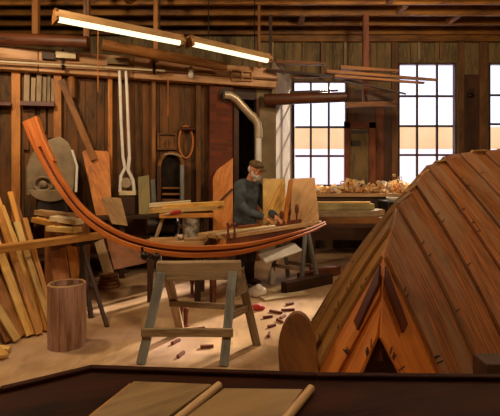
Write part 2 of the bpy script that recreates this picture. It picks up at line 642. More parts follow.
# ================================================================== OVERHEAD TIMBER, LEFT
one('overhead_log', MB().tube([at(-30, 38, 6.5), at(88, 42, 6.6)], [.1, .085], 14), M['logd'], 'dark round log laid over the wall beam at the top left corner', 'log', bevel=0)
one('overhead_log', MB().tube([at(102, 45, 6.6), at(170, 57, 7.0), at(226, 67, 7.4)], [.085, .08, .07], 14), M['log'], 'round golden brown log with cut end showing, below the longer shop light', 'log', bevel=0)
one('long_batten', MB().beam(wp(-20, 60.5, .36), wp(165, 71, .36), .035, .03), M['pale'], 'long thin pale batten laid along hooks on the wall beam', 'batten')
for px, y0, y1, lab in ((63, 50, 69, 'black iron hook on the wall beam left of the hanging rods'), (154, 60, 73, 'black iron hook on the wall beam by the end of the pale batten')):
    mb = MB().tube([wp(px, y0, .27), wp(px, y1 - 2, .3), wp(px, y1, .36), wp(px, y1 - 4, .4)], .022, 8)
    one('iron_hook', mb, M['iron'], lab, 'hook', bevel=0)
for a, b, c, m, lab in ((42, 55, 52, 'dark', 'dark block on the wall beam near the top left'), (56, 76, 51, 'pale', 'pale wooden block on the wall beam above the second stud'), (107, 129, 57, 'greyw', 'grey weathered block on the wall beam above the white rods')):
    one('wood_block', MB().beam(wp(a, c + 4, .3), wp(b, c + 5, .3), .1, .1), M[m], lab, 'wood block')
one('insulator', MB().lathe([(.03, 0), (.055, .04), (.04, .09), (.055, .14), (.03, .19)], wp(191, 78, .3), n=14), M['white'], 'small white ceramic insulator on the wall beam', 'insulator', bevel=0)
# slotted frame fixed on the beam near the doorway
mb = MB()
for p in (232, 242, 252):
    mb.beam(wp(p, 80, .27), wp(p, 71, .27), .03, .03, up=WN)
for y in (71, 80):
    mb.beam(wp(232, y, .27), wp(252, y + .6, .27), .03, .03)
one('slotted_frame', mb, M['pine2'], 'small orange slotted frame on the beam above the stovepipe', 'frame')
for px, y0, y1, lab in ((98, 30, 92, 'thin pull cord hanging beside the golden brown log'), (168, 74, 116, 'thin cord hanging above the arched cupboard')):
    one('pull_cord', MB().tube([wp(px, y0, .5), wp(px, y1, .5)], .008, 6), M['ropeo'], lab, 'cord', bevel=0)

# ================================================================== LEFT WALL THINGS
t = thing('wall_shelf', 'dark red shelf of two boards between the studs near the left edge', 'shelf', wp(38, 104, .14))
part('shelf_board', MB().beam(wp(-12, 104, .14), wp(12, 105, .14), .2, .05), M['hulld'], t, .004)
part('shelf_board', MB().beam(wp(21, 104, .14), wp(55, 105, .14), .2, .07), M['hulld'], t, .004)
for i, (a, b, y) in enumerate([(24, 29, 72), (31, 35, 78), (36.5, 41, 74), (42.5, 46, 77), (47, 50, 75), (51, 54.5, 79)]):
    p = wp((a + b) / 2, 102, .13); q = wp((a + b) / 2 + .6, y, .06)
    w = (b - a) / F * 6.9
    one('upright_board', MB().beam(p, q, w, .03, up=WN), M['greyw'], '%s short upright board from the left on the dark red shelf' % ORD[i], 'board', 'short boards on the shelf')
for i, (a, y0, y1) in enumerate([(26, 109, 150), (32, 107, 140), (43, 108, 132), (51, 107, 138)]):
    one('short_plank', MB().beam(wp(a, y1, .06), wp(a, y0, .04), .08, .03, up=WN), M['wallL'], '%s brown plank from the left hung below the dark red shelf' % ORD[i], 'board', 'planks below the shelf')
one('diagonal_brace', MB().beam(wp(61, 80, .17), wp(94, 160, .22), .1, .05, up=WN), M['log'], 'diagonal brown timber leaning from the second stud towards the orange panel', 'timber')
one('hanging_roll', MB().lathe([(.05, 0), (.06, .02), (.06, .3), (.04, .33)], wp(71.5, 98, .14), n=14), M['log'], 'short brown wooden roll hanging near the top of the diagonal timber', 'roll', bevel=0)

# low bench along the left wall that everything stands on
t = thing('wall_bench', 'low dark bench along the left wall carrying panels and the cupboard', 'bench', wp(140, 280, .6))
bt = .93
def wq(s, off, z): return wallxy(s) + WN * off + Z * z
sA, sB = wall_s(25), wall_s(203)
part('bench_top', MB().loft([[wq(q, .16, bt - .05), wq(q, .7, bt - .05), wq(q, .7, bt), wq(q, .16, bt)] for q in (sA, sB)]), M['dark'], t, .005)
for q in (sA + .1, (sA + sB) / 2, sB - .1):
    for off in (.22, .64):
        part('leg', MB().beam(wq(q, off, 0), wq(q, off, bt - .05), .08, .08, up=WN), M['dark'], t, .004)
part('lower_shelf', MB().loft([[wq(q, .2, .3), wq(q, .6, .3), wq(q, .6, .34), wq(q, .2, .34)] for q in (sA + .05, sB - .05)]), M['dark'], t, .005)

# band saw like grey machine
BB = wp(52, 215, .46)
t = thing('bandsaw', 'grey rounded bandsaw housing standing behind the tall end of the curved strake', 'machine', V((BB.x, BB.y, bt)))
def wpoly(pts, off, z0=None): return [wp(px, py, off) for px, py in pts]
out = [(26, 196), (26, 168), (30, 156), (38, 146), (50, 139), (60, 136), (68, 142), (73, 152), (76, 165), (75, 185), (72, 196)]
part('housing', MB().prism(wpoly(out, .6), -WN * .26), M['grey'], t, .02)
lowp = [(32 + 0, 190)] + [(50 + 21 * math.cos(a), 190 + 13 * math.sin(a)) for a in [PI * (1 - k / 10) for k in range(11)]] 
lowp = [(50 + 21 * math.cos(PI * (1 - k / 12)), 190 + 12 * math.sin(PI * (1 - k / 12))) for k in range(13)]
part('lower_guard', MB().prism([wp(a, b, .66) for a, b in lowp], -WN * .3), M['grey'], t, .012)
ring = [wp(43 + 9 * math.cos(2 * PI * k / 20), 184 + 7 * math.sin(2 * PI * k / 20), .64) for k in range(21)]
part('wheel_rim', MB().tube(ring, .02, 8), M['grey'], t)
hub = wp(43, 184, .62)
part('wheel_hub', MB().lathe([(.05, 0), (.05, .04), (.02, .06)], hub, WN, 14), M['greyw'], t)
part('edge_trim', MB().tube([wp(72, 150, .62), wp(77, 166, .62), wp(76, 192, .62)], .018, 8), M['white'], t, label='pale strip along the edge')  # white strip along the right edge of the housing
part('pedestal', MB().loft([[wp(38, 200, .62), wp(66, 200, .62), wp(66, 200, .34), wp(38, 200, .34)],
                           [V((p.x, p.y, bt + .002)) for p in (wp(34, 200, .66), wp(70, 200, .66), wp(70, 200, .32), wp(34, 200, .32))]]), M['iron'], t, .01)

def panel(name, pts, off, th, m, lab, cat, tilt=0.0, label_extra=None):
    """flat board whose outline is given along the wall; tilt leans its top back"""
    ymax = max(p[1] for p in pts)
    P = []
    for a, b in pts:
        P.append(wp(a, b, off - tilt * (ymax - b) / F * 6.9))
    return one(name, MB().prism(P, -WN * th), M[m], lab, cat, bevel=.004)
panel('orange_sheet', [(82, 152), (85, 150), (107, 151), (109.5, 155), (112, 216), (96, 216)], .4, .025, 'ply', 'orange plywood panel leaning on the wall between bandsaw and white rods', 'panel', .25)
panel('tapered_board', [(101, 199), (104, 197), (121, 198), (128, 226), (112, 224)], .74, .03, 'tan', 'tan tapered board with its top edge just below the orange plywood panel', 'board', .1)
panel('khaki_board', [(138, 177), (149, 175), (151, 215), (139, 215)], .42, .03, 'khaki', 'wider khaki board standing right of the white rods', 'board', .1)
panel('khaki_board', [(151, 180), (155, 179), (157, 214), (152, 214)], .40, .03, 'bluew', 'narrow grey board standing against the arched cupboard', 'board', .1)

# white rods
t = thing('pipe_clamp', 'pair of tall white pipe clamps hanging down the wall from the beam', 'clamp', wp(127, 196, .3))
part('rod', MB().tube([wp(119.5, 70, .3), wp(121, 120, .3), wp(123, 158, .3)], .024, 10), M['white'], t)
part('rod', MB().tube([wp(126, 70, .3), wp(128, 120, .3), wp(129.5, 158, .3)], .024, 10), M['white'], t)
part('jaw', MB().tube([wp(123, 157, .3), wp(125, 168, .3), wp(121, 176, .3), wp(120, 192, .3)], .026, 10), M['white'], t)
part('jaw', MB().tube([wp(129.5, 157, .3), wp(128, 170, .3), wp(133, 180, .3), wp(134.5, 192, .3)], .03, 10), M['white'], t)
part('foot_plate', MB().beam(wp(119, 193, .3), wp(136, 193, .3), .07, .07), M['pale'], t, .006)
part('screw', MB().lathe([(.07, 0), (.085, .03), (.07, .06)], wp(126, 183, .28), WN, 14), M['steel'], t)
# dark cloth hanging behind the clamp foot
one('tool_box', MB().beam(wp(128, 214, .35), wp(128, 197, .35), .2, .16, up=WN), M['dark'], 'dark upright box under the foot of the white pipe clamps', 'box')

# arched cupboard
base = wp(171, 216, .45); base.z = bt
t = thing('arched_cupboard', 'small dark arched cupboard with a pale right post on the wall bench', 'cupboard', base)
arch = [(159, 214), (159, 166)] + [(171 - 11.5 * math.cos(PI * k / 10), 165 - 12 * math.sin(PI * k / 10)) for k in range(1, 10)] + [(182, 166), (182, 214)]
part('back_panel', MB().prism([wp(a, b, .3) for a, b in arch], -WN * .03), M['iron'], t)
path = [wp(a, b, .36) for a, b in arch]
mb = MB()
for p, q in zip(path, path[1:]):
    mb.beam(p, q, .05, .1, up=WN)
part('arch_frame', mb, M['wallL'], t)
hi = [wp(164 + k * 1.6, 157 - 3.2 * math.sin(PI * (k + 3) / 14), .42) for k in range(12)]
part('arch_moulding', MB().tube(hi, .016, 8), M['greyw'], t)
part('side_post', MB().beam(wp(182, 214, .44), wp(182, 165, .44), .06, .06, up=WN), M['bluew'], t, .006, label='pale grey post')
part('side_post', MB().beam(wp(158.5, 214, .44), wp(158.5, 166, .44), .045, .06, up=WN), M['dark'], t, .006)
for y in (188, 194, 200, 206):
    part('shelf', MB().beam(wp(161.5, y, .37), wp(179.5, y, .37), .11, .03), M['log'], t, .003)

# square frame above
t = thing('picture_frame', 'small brown square frame on the wall above the arched cupboard', 'frame', wp(167, 148, .05))
part('backing', MB().prism([wp(a, b, .04) for a, b in ((159, 135), (175, 135), (175, 148), (159, 148))], -WN * .015), M['wallL'], t)
for a, b in (((158, 134), (176, 134)), ((158, 149), (176, 149)), ((158, 133), (158, 150)), ((176, 133), (176, 150)), ((167, 140), (167, 150))):
    part('moulding', MB().beam(wp(*a, .06), wp(*b, .06), .03, .03, up=WN), M['log'], t, .004)

# hanging loop
t = thing('rope_loop', 'orange rope loop with dark red grip hanging on the wall right of the cupboard', 'rope', wp(186, 160, .1))
part('loop', MB().tube([wp(186 + 7 * math.sin(2 * PI * k / 24) - .04 * 0, 142 - 16 * math.cos(2 * PI * k / 24), .1) for k in range(25)], .016, 8), M['ropeo'], t)
part('grip', MB().tube([wp(181, 129, .12), wp(194, 129, .12)], .032, 10), M['hulld'], t)

# orange sheet painting in the lit part of the doorway boards, with diagonal battens
t = thing('orange_sheet', 'tall orange sheet with dark diagonal battens, painting in the lit boards by the doorway', 'panel', wp(224, 250, .3))
sh = [(213, 178), (217, 170), (233, 158), (233, 246), (213, 250)]
part('sheet', MB().prism([wp(a, b, .42 - .003 * (250 - b) * .6) for a, b in sh], -WN * .02), M['ply'], t, .003)
for a, b in (((213.5, 246), (232.5, 224)), ((213.5, 208), (232.5, 189))):
    p, q = [wp(u, w, .435 - .003 * (250 - w) * .6) for u, w in (a, b)]
    part('batten', MB().beam(p, q, .04, .02, up=WN), M['redpost'], t)

# stovepipe
t = thing('stovepipe', 'bent pale metal stovepipe crossing the top of the dark doorway', 'pipe', wp(258, 170, .22))
part('elbow_run', MB().tube([wp(224, 95, .22), wp(230, 95.5, .22), wp(236, 99, .22), wp(246, 110, .22), wp(254, 118.5, .22), wp(257.5, 123, .22), wp(258.5, 130, .22), wp(258.5, 138, .22)], .07, 16), M['steel'], t)
part('down_pipe', MB().tube([wp(258.5, 122, .22), wp(258.5, 170, .22)], .055, 16), M['white'], t)
part('collar', MB().tube([wp(251, 115, .22), wp(253.5, 117.8, .22)], .082, 16), M['steel'], t)
part('flange', MB().lathe([(.13, 0), (.13, .03)], wp(226, 95, .13), WN, 18), M['dark'], t)

# ================================================================== CURVED STRAKE
cp = [(31, 121, 5.2), (38, 140, 5.1), (48, 161, 4.98), (61, 184, 4.82), (77, 206, 4.64), (97, 224, 4.42), (122, 238, 4.2), (152, 247, 4.05), (185, 251, 3.98), (218, 250.5, 4.0),
      (245, 247.5, 4.2), (270, 242, 4.5), (295, 235, 4.85), (312, 229, 5.15), (325, 223, 5.4)]
K = [at(*p) for p in cp]
def catmull(P, n=5):
    o = []
    for i in range(len(P) - 1):
        p0 = P[max(i - 1, 0)]; p1 = P[i]; p2 = P[i + 1]; p3 = P[min(i + 2, len(P) - 1)]
        for k in range(n):
            s = k / n
            o.append(.5 * ((2 * p1) + (p2 - p0) * s + (2 * p0 - 5 * p1 + 4 * p2 - p3) * s * s + (3 * p1 - p0 - 3 * p2 + p3) * s ** 3))
    o.append(P[-1])
    return o
KC = catmull(K)
def frame(P, i):
    d = (P[min(i + 1, len(P) - 1)] - P[max(i - 1, 0)]).normalized()
    sd = V((d.y, -d.x, 0))
    if sd.length < .01: sd = V((0, -1, 0))
    sd = V((0, -1, 0)) - d * V((0, -1, 0)).dot(d)
    sd.normalize()
    n = d.cross(sd)
    if n.z < 0: n = -n
    return d, sd, n
def strip(P, off, w, th, a=0, b=None):
    secs = []
    off0, w0, th0 = off, w, th
    for i in range(a, b or len(P)):
        d, sd, n = frame(P, i)
        tp = 1 - .62 * max(0, (i / len(P) - .66) / .34)
        tp *= 1 + .5 * max(0, 1 - i / 18)
        off, w, th = off0 * tp, w0 * tp, th0 * tp
        c = P[i] + n * off
        secs.append([c + sd * (u * w / 2) + n * (v_ * th / 2) for u, v_ in ((-1, -1), (1, -1), (1, 1), (-1, 1))])
    return MB().loft(secs)
t = thing('curved_strake', 'long orange bent laminated strake sweeping down from left and over the sawhorse', 'boat timber', at(200, 257, 3.98))
part('lower_lamination', strip(KC, -.031, .075, .043), M['strake'], t, .004)
part('upper_lamination', strip(KC, .029, .06, .036), M['strake'], t, .004)
part('core', strip(KC, -.001, .03, .03, 9, len(KC) - 1), M['hulld'], t, label='dark groove between the two strips')
part('end_block', strip(KC, -.001, .064, .032, 0, 8), M['strake'], t)
mb = strip(KC, .053, .05, .02, 0, 12)
part('end_slip', mb, M['strake'], t, .003)

# foreground sawhorse under it
H0, H1 = at(160, 256.5, 3.86), at(238, 257.5, 3.86)
topz = .80
t = thing('sawhorse', 'weathered grey sawhorse in the middle foreground under the curved strake', 'sawhorse', V(((H0.x + H1.x) / 2, 3.86, 0)))
a, b = V((at(157, 0, 3.86).x, 3.86, topz)), V((at(241, 0, 3.86).x, 3.9, topz))
part('top_beam', MB().beam(a - Z * .075, b - Z * .075, .11, .15), M['greyw'], t, .006)
feet = [(a + V((.05, -.05, -.08)), atz(141, 364, 0)), (b + V((-.07, -.05, -.08)), atz(224, 366, 0)),
        (a + V((.07, .06, -.08)), atz(181, 333, 0)), (b + V((-.02, .06, -.08)), atz(257, 345, 0))]
legs = []
for i, (p, q) in enumerate(feet):
    m = 'bluew' if i < 2 else 'greyw'
    part('leg', MB().beam(q, p, .075, .05, up=V((0, 1, 0))), M[m], t, .004)
def lerp(i, f): return feet[i][1].lerp(feet[i][0], f)
part('rung', MB().beam(lerp(0, .36) + V((-.05, -.045, 0)), lerp(1, .36) + V((.05, -.045, 0)), .035, .065), M['greyw'], t, .004)
part('rung', MB().beam(lerp(2, .52) + V((-.03, -.045, 0)), lerp(3, .52) + V((-.03, -.045, 0)), .035, .05), M['greyw'], t, .004)
part('rung', MB().beam(lerp(1, .5), lerp(3, .5), .03, .06), M['greyw'], t, .004)
part('end_brace', MB().prism([lerp(1, .96) + V((.03, 0, 0)), lerp(3, .96) + V((.01, -.03, 0)), lerp(3, .72) + V((.01, -.03, 0)), lerp(1, .72) + V((.03, 0, 0))], V((.02, 0, 0))), M['greyw'], t)

# ================================================================== LEFT: PLANK ON STAND, LUMBER, KEG
RZ = .87
t0, t1 = atz(-30, 249, RZ), atz(106, 231.5, RZ)
one('resting_plank', MB().beam(t0 - Z * .035, t1 - Z * .035, .14, .07), M['pine2'], 'long yellow-brown plank laid level across the left side on the dark stand', 'plank', bevel=.005)
sp = t0.lerp(t1, .78)
t = thing('trestle_stand', 'dark splayed stand holding up the yellow-brown plank', 'stand', V((sp.x, sp.y, 0)))
tp = sp - Z * .075
part('head', MB().beam(tp + V((-.05, -.12, -.02)), tp + V((.05, .12, -.02)), .06, .04), M['iron'], t)
for q, w in ((atz(107, 327, 0), .035), (atz(91, 318, 0), .045), (atz(80, 305, 0), .04)):
    part('leg', MB().beam(q, tp - Z * .04, w, w), M['dark'], t, .003)
part('brace', MB().beam(atz(107, 327, 0).lerp(tp, .4), atz(80, 305, 0).lerp(tp, .4), .025, .03), M['dark'], t)
# leaning boards: foot pixel, slope of the board as seen, length along the lean, material, width
LB = [(-26, 353, 1.7, 'pine2', .12), (-12, 356, 2.0, 'pine', .13), (2, 353, 1.6, 'pine', .11), (9, 351, 2.3, 'log', .1), (12, 351, 2.8, 'pine2', .12), (16, 351, 1.8, 'pine', .07), (22, 348, 2.1, 'pine2', .12),
      (26, 347, 3.2, 'log', .12), (29, 346, 3.0, 'pine', .08), (33, 343, 2.6, 'log', .11), (38, 341, 3.3, 'pine2', .07), (42, 338, 3.0, 'pine', .09), (44, 336, 2.9, 'pine', .1), (46, 333, 3.9, 'pine2', .05), (49, 322, 3.4, 'log', .09),
      (51, 309, 2.5, 'pine', .06), (54, 300, 2.8, 'pine2', .05)]
for i, (fx, fy, sl, m, w) in enumerate(LB):
    ty = [188, 200, 190, 184, 196, 206, 186, 204, 190, 186, 198, 188, 206, 192, 200, 222, 218][i]
    # all boards lie in parallel leaning planes y = y0 + sx*x + k*z
    y0, sx, kz = 7.05 + .06 * (i * 2 % 5), 1.36, 1.0
    rx = (fx - 250) / F
    dfoot = y0 / (1 - sx * rx)
    f = V((rx * dfoot, dfoot + .02, .02))
    tx = fx - (fy - ty) / sl
    rx, rz = (tx - 250) / F, -(ty - 175) / F
    dtop = (y0 + kz * CAMZ) / (1 - sx * rx - kz * rz)
    tp_ = at(tx, ty, dtop)
    one('leaning_board', MB().beam(f, tp_, w, .026, up=V((1.36, -1, 1.0))), M[m], '%s board from the left in the yellow lumber pile leaning behind the keg' % ORD[i], 'board', 'boards of the leaning lumber pile')
for i, (fx, fy, tx, ty, m, w) in enumerate([(-6, 354, 44, 352, 'pine', .05), (-20, 346, 24, 338, 'pine', .06)]):
    a, b = atz(-10 + i * 3, 318 + i * 14, .12 - i * .05), atz(24 + i * 4, 342 - i * 6, .03)
    a, b = a - V((0, .32, 0)), b - V((0, .32, 0))
    one('offcut', MB().beam(a, b, .07, .03), M['pine'], ['bright yellow offcut sticking out low at the left edge', 'lower bright yellow offcut fallen at the foot of the lumber pile'][i], 'offcut')
# rack the boards lean on
t = thing('lumber_rack', 'dark rack rail behind the leaning lumber pile', 'rack', V((-2.76, 4.85, 0)))
part('rail', MB().beam((-3.4, 3.98, .98), (-2.6, 5.07, .98), .07, .09), M['dark'], t)
for xx, yy in ((-3.33, 4.16), (-2.66, 5.07)):
    part('post', MB().beam((xx, yy, 0), (xx, yy, .98), .07, .07, up=V((0, 1, 0))), M['dark'], t)

# keg
kc = atz(67, 345, 0)
t = thing('wooden_keg', 'open wooden keg with pinkish brown staves standing on the floor at left', 'keg', kc)
mb = MB(); n = 16; H = .56
def kr(h): return .164 + .003 * math.sin(PI * h / H)
for k in range(n):
    a0, a1 = 2 * PI * k / n + .012, 2 * PI * (k + 1) / n - .012
    secs = []
    for h in (0, .14, .28, .42, H):
        r = kr(h)
        secs.append([kc + V((math.cos(a) * q, math.sin(a) * q, h)) for a, q in ((a0, r), ((a0 + a1) / 2, r * 1.01), (a1, r), (a1, r - .02), (a0, r - .02))])
    mb.loft(secs)
kegm = wood('keg_stave', '#75503a', '#b88e70', '#c09c92', .5, 6, .8, .12, .02)
part('staves', mb, kegm, t)
part('bottom', MB().lathe([(.14, .05), (.14, .07)], kc, n=20), M['dark'], t)
part('rim_lip', MB().tube([kc + V((math.cos(2 * PI * k / 32) * .152, math.sin(2 * PI * k / 32) * .152, H)) for k in range(33)], .01, 6), M['tan'], t)

# junk between bandsaw and plank
one('crate', MB().box(V((-2.72, 5.95, 0)), V((-2.2, 6.2, 1.0))), M['plyb'], 'brown wooden crate standing under the bandsaw behind the plank', 'crate', bevel=.01)
for i, (a, b, z, m, lab) in enumerate([((38, 212), (72, 216), .0, 'tan', 'topmost tan offcut stacked behind the yellow-brown plank'), ((36, 219), (60, 225), 0, 'pine2', 'amber offcut lying left in the stack behind the plank'),
                                     ((54, 218), (80, 222), 0, 'pale', 'pale offcut on the right of the stack behind the plank'), ((50, 228), (78, 230), 0, 'pine', 'lowest yellow offcut just over the yellow-brown plank')]):
    one('offcut', MB().beam(at(*a, 5.7 - .1 * i), at(*b, 5.6 - .1 * i), .16, .06), M[m], lab, 'offcut')
one('round_end_piece', MB().lathe([(.1, 0), (.1, .1)], at(65, 226, 5.5), V((.2, -1, .1)), 18), M['plyb'], 'round brown cut end of a short log in the offcut stack', 'log end', bevel=.006)
for fx, fy, tx, ty, d, w, m, lab in ((80, 298, 70, 240, 5.9, .12, 'ply', 'orange board leaning under the plank right of the keg'), (112, 284, 99, 241, 6.2, .14, 'tan', 'tan board leaning under the plank beside the dark stand'),
                              (64, 300, 58, 250, 5.6, .2, 'plyb', 'brown board leaning in the shadow behind the keg')):
    f = atz(fx, fy, 0)
    one('propped_board', MB().beam(f + Z * .01, at(tx, ty, f.y + .35), w, .03, up=V((0, -1, .3))), M[m], lab, 'board')
# brown hatch panel leaning below the strake
P = [at(106, 238, 5.9), at(131, 238, 5.9), at(146, 263, 5.75), at(114, 270, 5.6)]
one('hatch_panel', MB().prism(P, V((.01, .035, .01))), M['plyb'], 'dark brown slanted panel just below the bend of the curved strake', 'panel', bevel=.004)
cc = atz(109, 287, 0)
t = thing('rope_coil', 'brown coil of rope on the floor beside the dark stand', 'rope', cc)
for k in range(4):
    r = .13 - .012 * k
    part('turn', MB().tube([cc + V((math.cos(2 * PI * j / 24) * r, math.sin(2 * PI * j / 24) * r, .025 + .045 * k)) for j in range(25)], .024, 8), M['rope'], t)
# clamp with two dark knobs under the strake
t = thing('clamp', 'black clamp with two round knobs hanging under the curved strake', 'clamp', at(150, 255, 4.02))
part('bar', MB().tube([at(142, 247, 3.97), at(143, 256, 3.97), at(150, 258, 3.97), at(157, 254, 3.97)], .012, 8), M['iron'], t)
for px, py in ((145, 256), (156, 257)):
    part('knob', MB().ball(at(px, py, 3.95), .04, 14), M['iron'], t)

# ================================================================== MIDDLE: SMALL TABLE WITH PLANKS
TZ = .74
t = thing('work_table', 'low tan table left of the man carrying yellow planks and a tin', 'table', (at(190, 0, 5.75).x, 5.75, 0))
xa, xb = at(146, 0, 5.6).x, at(205, 0, 5.6).x
for i in range(4):
    part('top_plank', MB().beam((xa, 5.50 + .17 * i, TZ - .025), (xb, 5.52 + .17 * i, TZ - .025), .16, .05), M['tan'], t, .004)
for xx in (xa + .08, xb - .08):
    for yy in (5.50, 5.98):
        part('leg', MB().box((xx - .035, yy - .035, 0), (xx + .035, yy + .035, TZ - .05)), M['dark'], t)
part('apron', MB().box((xa + .05, 5.54, TZ - .15), (xb - .05, 5.57, TZ - .05)), M['dark'], t)
# black motor
mo = V((at(163, 0, 5.75).x, 5.75, TZ))
t = thing('motor', 'black electric motor on the small table under the yellow planks', 'motor', mo)
part('body', MB().lathe([(.09, -.2), (.12, -.17), (.12, .17), (.09, .2)], mo + Z * .15, V((1, 0, 0)), 20), M['iron'], t)
part('base', MB().box(mo + V((-.17, -.11, 0)), mo + V((.17, .11, .04))), M['iron'], t, .005)
part('junction_box', MB().box(mo + V((-.06, -.15, .1)), mo + V((.06, -.1, .2))), M['iron'], t, .005)
part('shaft', MB().tube([mo + V((.19, 0, .15)), mo + V((.27, 0, .15))], .02, 10), M['steel'], t)
tc_ = V((at(191, 0, 5.62).x, 5.62, TZ))
t = thing('tin_can', 'pale dented tin can with dark smudges standing under the yellow planks', 'can', tc_)
tinm = plain('tin_smudged', '#3c3a30', '#c9c3b6', .35, .2, 14)
part('body', MB().lathe([(.1, 0), (.105, .01), (.105, .26), (.1, .275)], tc_, n=24), tinm, t)
part('rim', MB().tube([tc_ + V((math.cos(2 * PI * k / 24) * .102, math.sin(2 * PI * k / 24) * .102, .275)) for k in range(25)], .008, 6), M['tin'], t)
# yellow planks over motor and can
pz = TZ + .285
for i, (a, b, zz, yy, m) in enumerate([((160, 0), (213, 0), 0, 5.55, 'pine2'), ((150, 0), (218, 0), .055, 5.58, 'pine'), ((153, 0), (224, 0), .055, 5.77, 'pine'), ((150, 0), (190, 0), .11, 5.8, 'pale'), ((163, 0), (224, 0), .11, 5.6, 'pine')]):
    p, q = V((at(a[0], 0, yy).x, yy, pz + zz)), V((at(b[0], 0, yy).x, yy + .06, pz + zz + .005 + (.03 if i else 0)))
    one('stacked_plank', MB().beam(p + Z * .02, q + Z * .02, .17, .05), M[m], ['amber plank at the bottom of the stack above the tin', 'yellow plank on the front of the stack above the tin', 'long yellow plank at the back of the stack above the tin',
        'short pale plank on top at the left of the plank stack', 'topmost bright yellow plank of the stack above the tin'][i], 'plank', 'yellow planks stacked on the small table')
rp = at(173, 213, 5.42)
t = thing('screwdriver', 'small red-handled screwdriver at the front of the yellow planks', 'tool', rp)
part('handle', MB().tube([at(170, 213.5, 5.46), at(176, 212, 5.46), at(181, 211.5, 5.46)], [.018, .026, .02], 10), M['redcloth'], t, label='red handle')
part('blade', MB().tube([at(164, 214.5, 5.46), at(170, 213.5, 5.46)], .012, 8), M['steel'], t)
one('mallet', MB().tube([V((at(163, 0, 5.6).x, 5.6, TZ + .28)), V((at(159, 0, 5.55).x, 5.55, TZ + .13)), V((at(155, 0, 5.52).x, 5.52, TZ + .01))], [.02, .026, .016], 8), M['greyw'], 'brown tool handle leaning against the front of the black motor', 'tool handle', bevel=0)
# tan offcuts lying at the front of the table
P = [at(170, 243, 5.2), at(198, 238, 5.3), at(208, 246, 5.1), at(186, 252, 5.05)]
for i, (a, b, lab) in enumerate([((150, 238), (178, 238), 'tan flat offcut at the front of the small table, left one'), ((184, 240), (207, 235), 'tan flat offcut at the front of the small table, right one')]):
    p, q = V((at(a[0], 0, 5.5).x, 5.5, TZ + .02)), V((at(b[0], 0, 5.5).x, 5.53, TZ + .02))
    one('flat_offcut', MB().beam(p, q, .12, .035), M['tan'], lab, 'offcut')

# ================================================================== MAN'S BENCH
BZ = .86
fl, fr = V((at(226, 0, 5.12).x, 5.12, BZ)), V((at(322, 0, 6.7).x, 6.7, BZ))
bd = (fr - fl).normalized(); bn = V((-bd.y, bd.x, 0))
t = thing('workbench', 'tan plank workbench the man stands behind, running back to the right', 'workbench', V(((fl.x + fr.x) / 2, (fl.y + fr.y) / 2, 0)))
for i in range(3):
    o = bn * (.07 + .135 * i)
    part('top_plank', MB().beam(fl + o - Z * .025 - bd * (.03 * i), fr + o - Z * .025 + bd * (.05 * i), .13, .05), M['tan'], t, .004)
for s_, off in ((.15, .06), (.15, .36)):
    p = fl + bd * s_ + bn * off
    part('leg', MB().beam(V((p.x, p.y, 0)), p - Z * .05, .06, .06, up=bd), M['dark'], t, .003)
part('front_rail', MB().beam(fl + bn * .03 + bd * .05 - Z * .1, fr + bn * .03 - bd * .05 - Z * .1, .03, .09), M['redpost'], t, .003)
# trestle under its right end
e = fr - bd * .42
t = thing('trestle', 'grey splayed trestle under the right end of the workbench', 'trestle', V((e.x, e.y, 0)))
u0, u1 = e + bn * .0 - Z * .09, e + bn * .42 - Z * .09
part('top_bar', MB().beam(u0 - bn * .05, u1 + bn * .05, .07, .07), M['bluew'], t, .003)
for p, s in ((u0, -1), (u0, 1), (u1, -1), (u1, 1)):
    q = V((p.x, p.y, 0)) + bd * (.22 * s) + (-bn if p is u0 else bn) * .06
    part('leg', MB().beam(q, p + bd * (.02 * s), .055, .04, up=bn), M['bluew'], t, .003)
for s in (-1, 1):
    q0 = (V((u0.x, u0.y, 0)) + bd * (.22 * s)).lerp(u0, .3); q1 = (V((u1.x, u1.y, 0)) + bd * (.22 * s)).lerp(u1, .3)
    part('rung', MB().beam(q0, q1, .03, .05), M['greyw'], t)

def onb(s, off, z=0): return fl + bd * s + bn * off + Z * z
# panels standing on the bench
def standing(name, px0, px1, ptop, d, m, lab, slant=0, w2=0):
    a, b = at(px0, ptop, d), at(px1, ptop + (-1 if slant else 0), d + .05)
    z = BZ + .002
    P = [a + V((0, .12, 0)), b + V((0, .12, 0)), V((b.x + w2, b.y, z)), V((a.x - slant, a.y, z))]
    return one(name, MB().prism(P, V((0, .03, .006))), M[m], lab, 'panel', bevel=.004)
standing('yellow_panel', 263, 286, 179, 6.18, 'pine', 'yellow panel standing on the workbench just right of the man', .0)
standing('pink_tan_panel', 293, 316, 179, 6.52, 'pinktan' if 'pinktan' in M else 'tan', 'pinkish tan panel standing on the right end of the workbench', .05, .05)
a, b = at(291, 180, 6.2), at(284, 223, 6.15)
b.z = BZ + .01
one('upright_stick', MB().beam(b, a, .05, .05), M['ply'], 'orange stick propped between the yellow and the pinkish panels', 'stick')
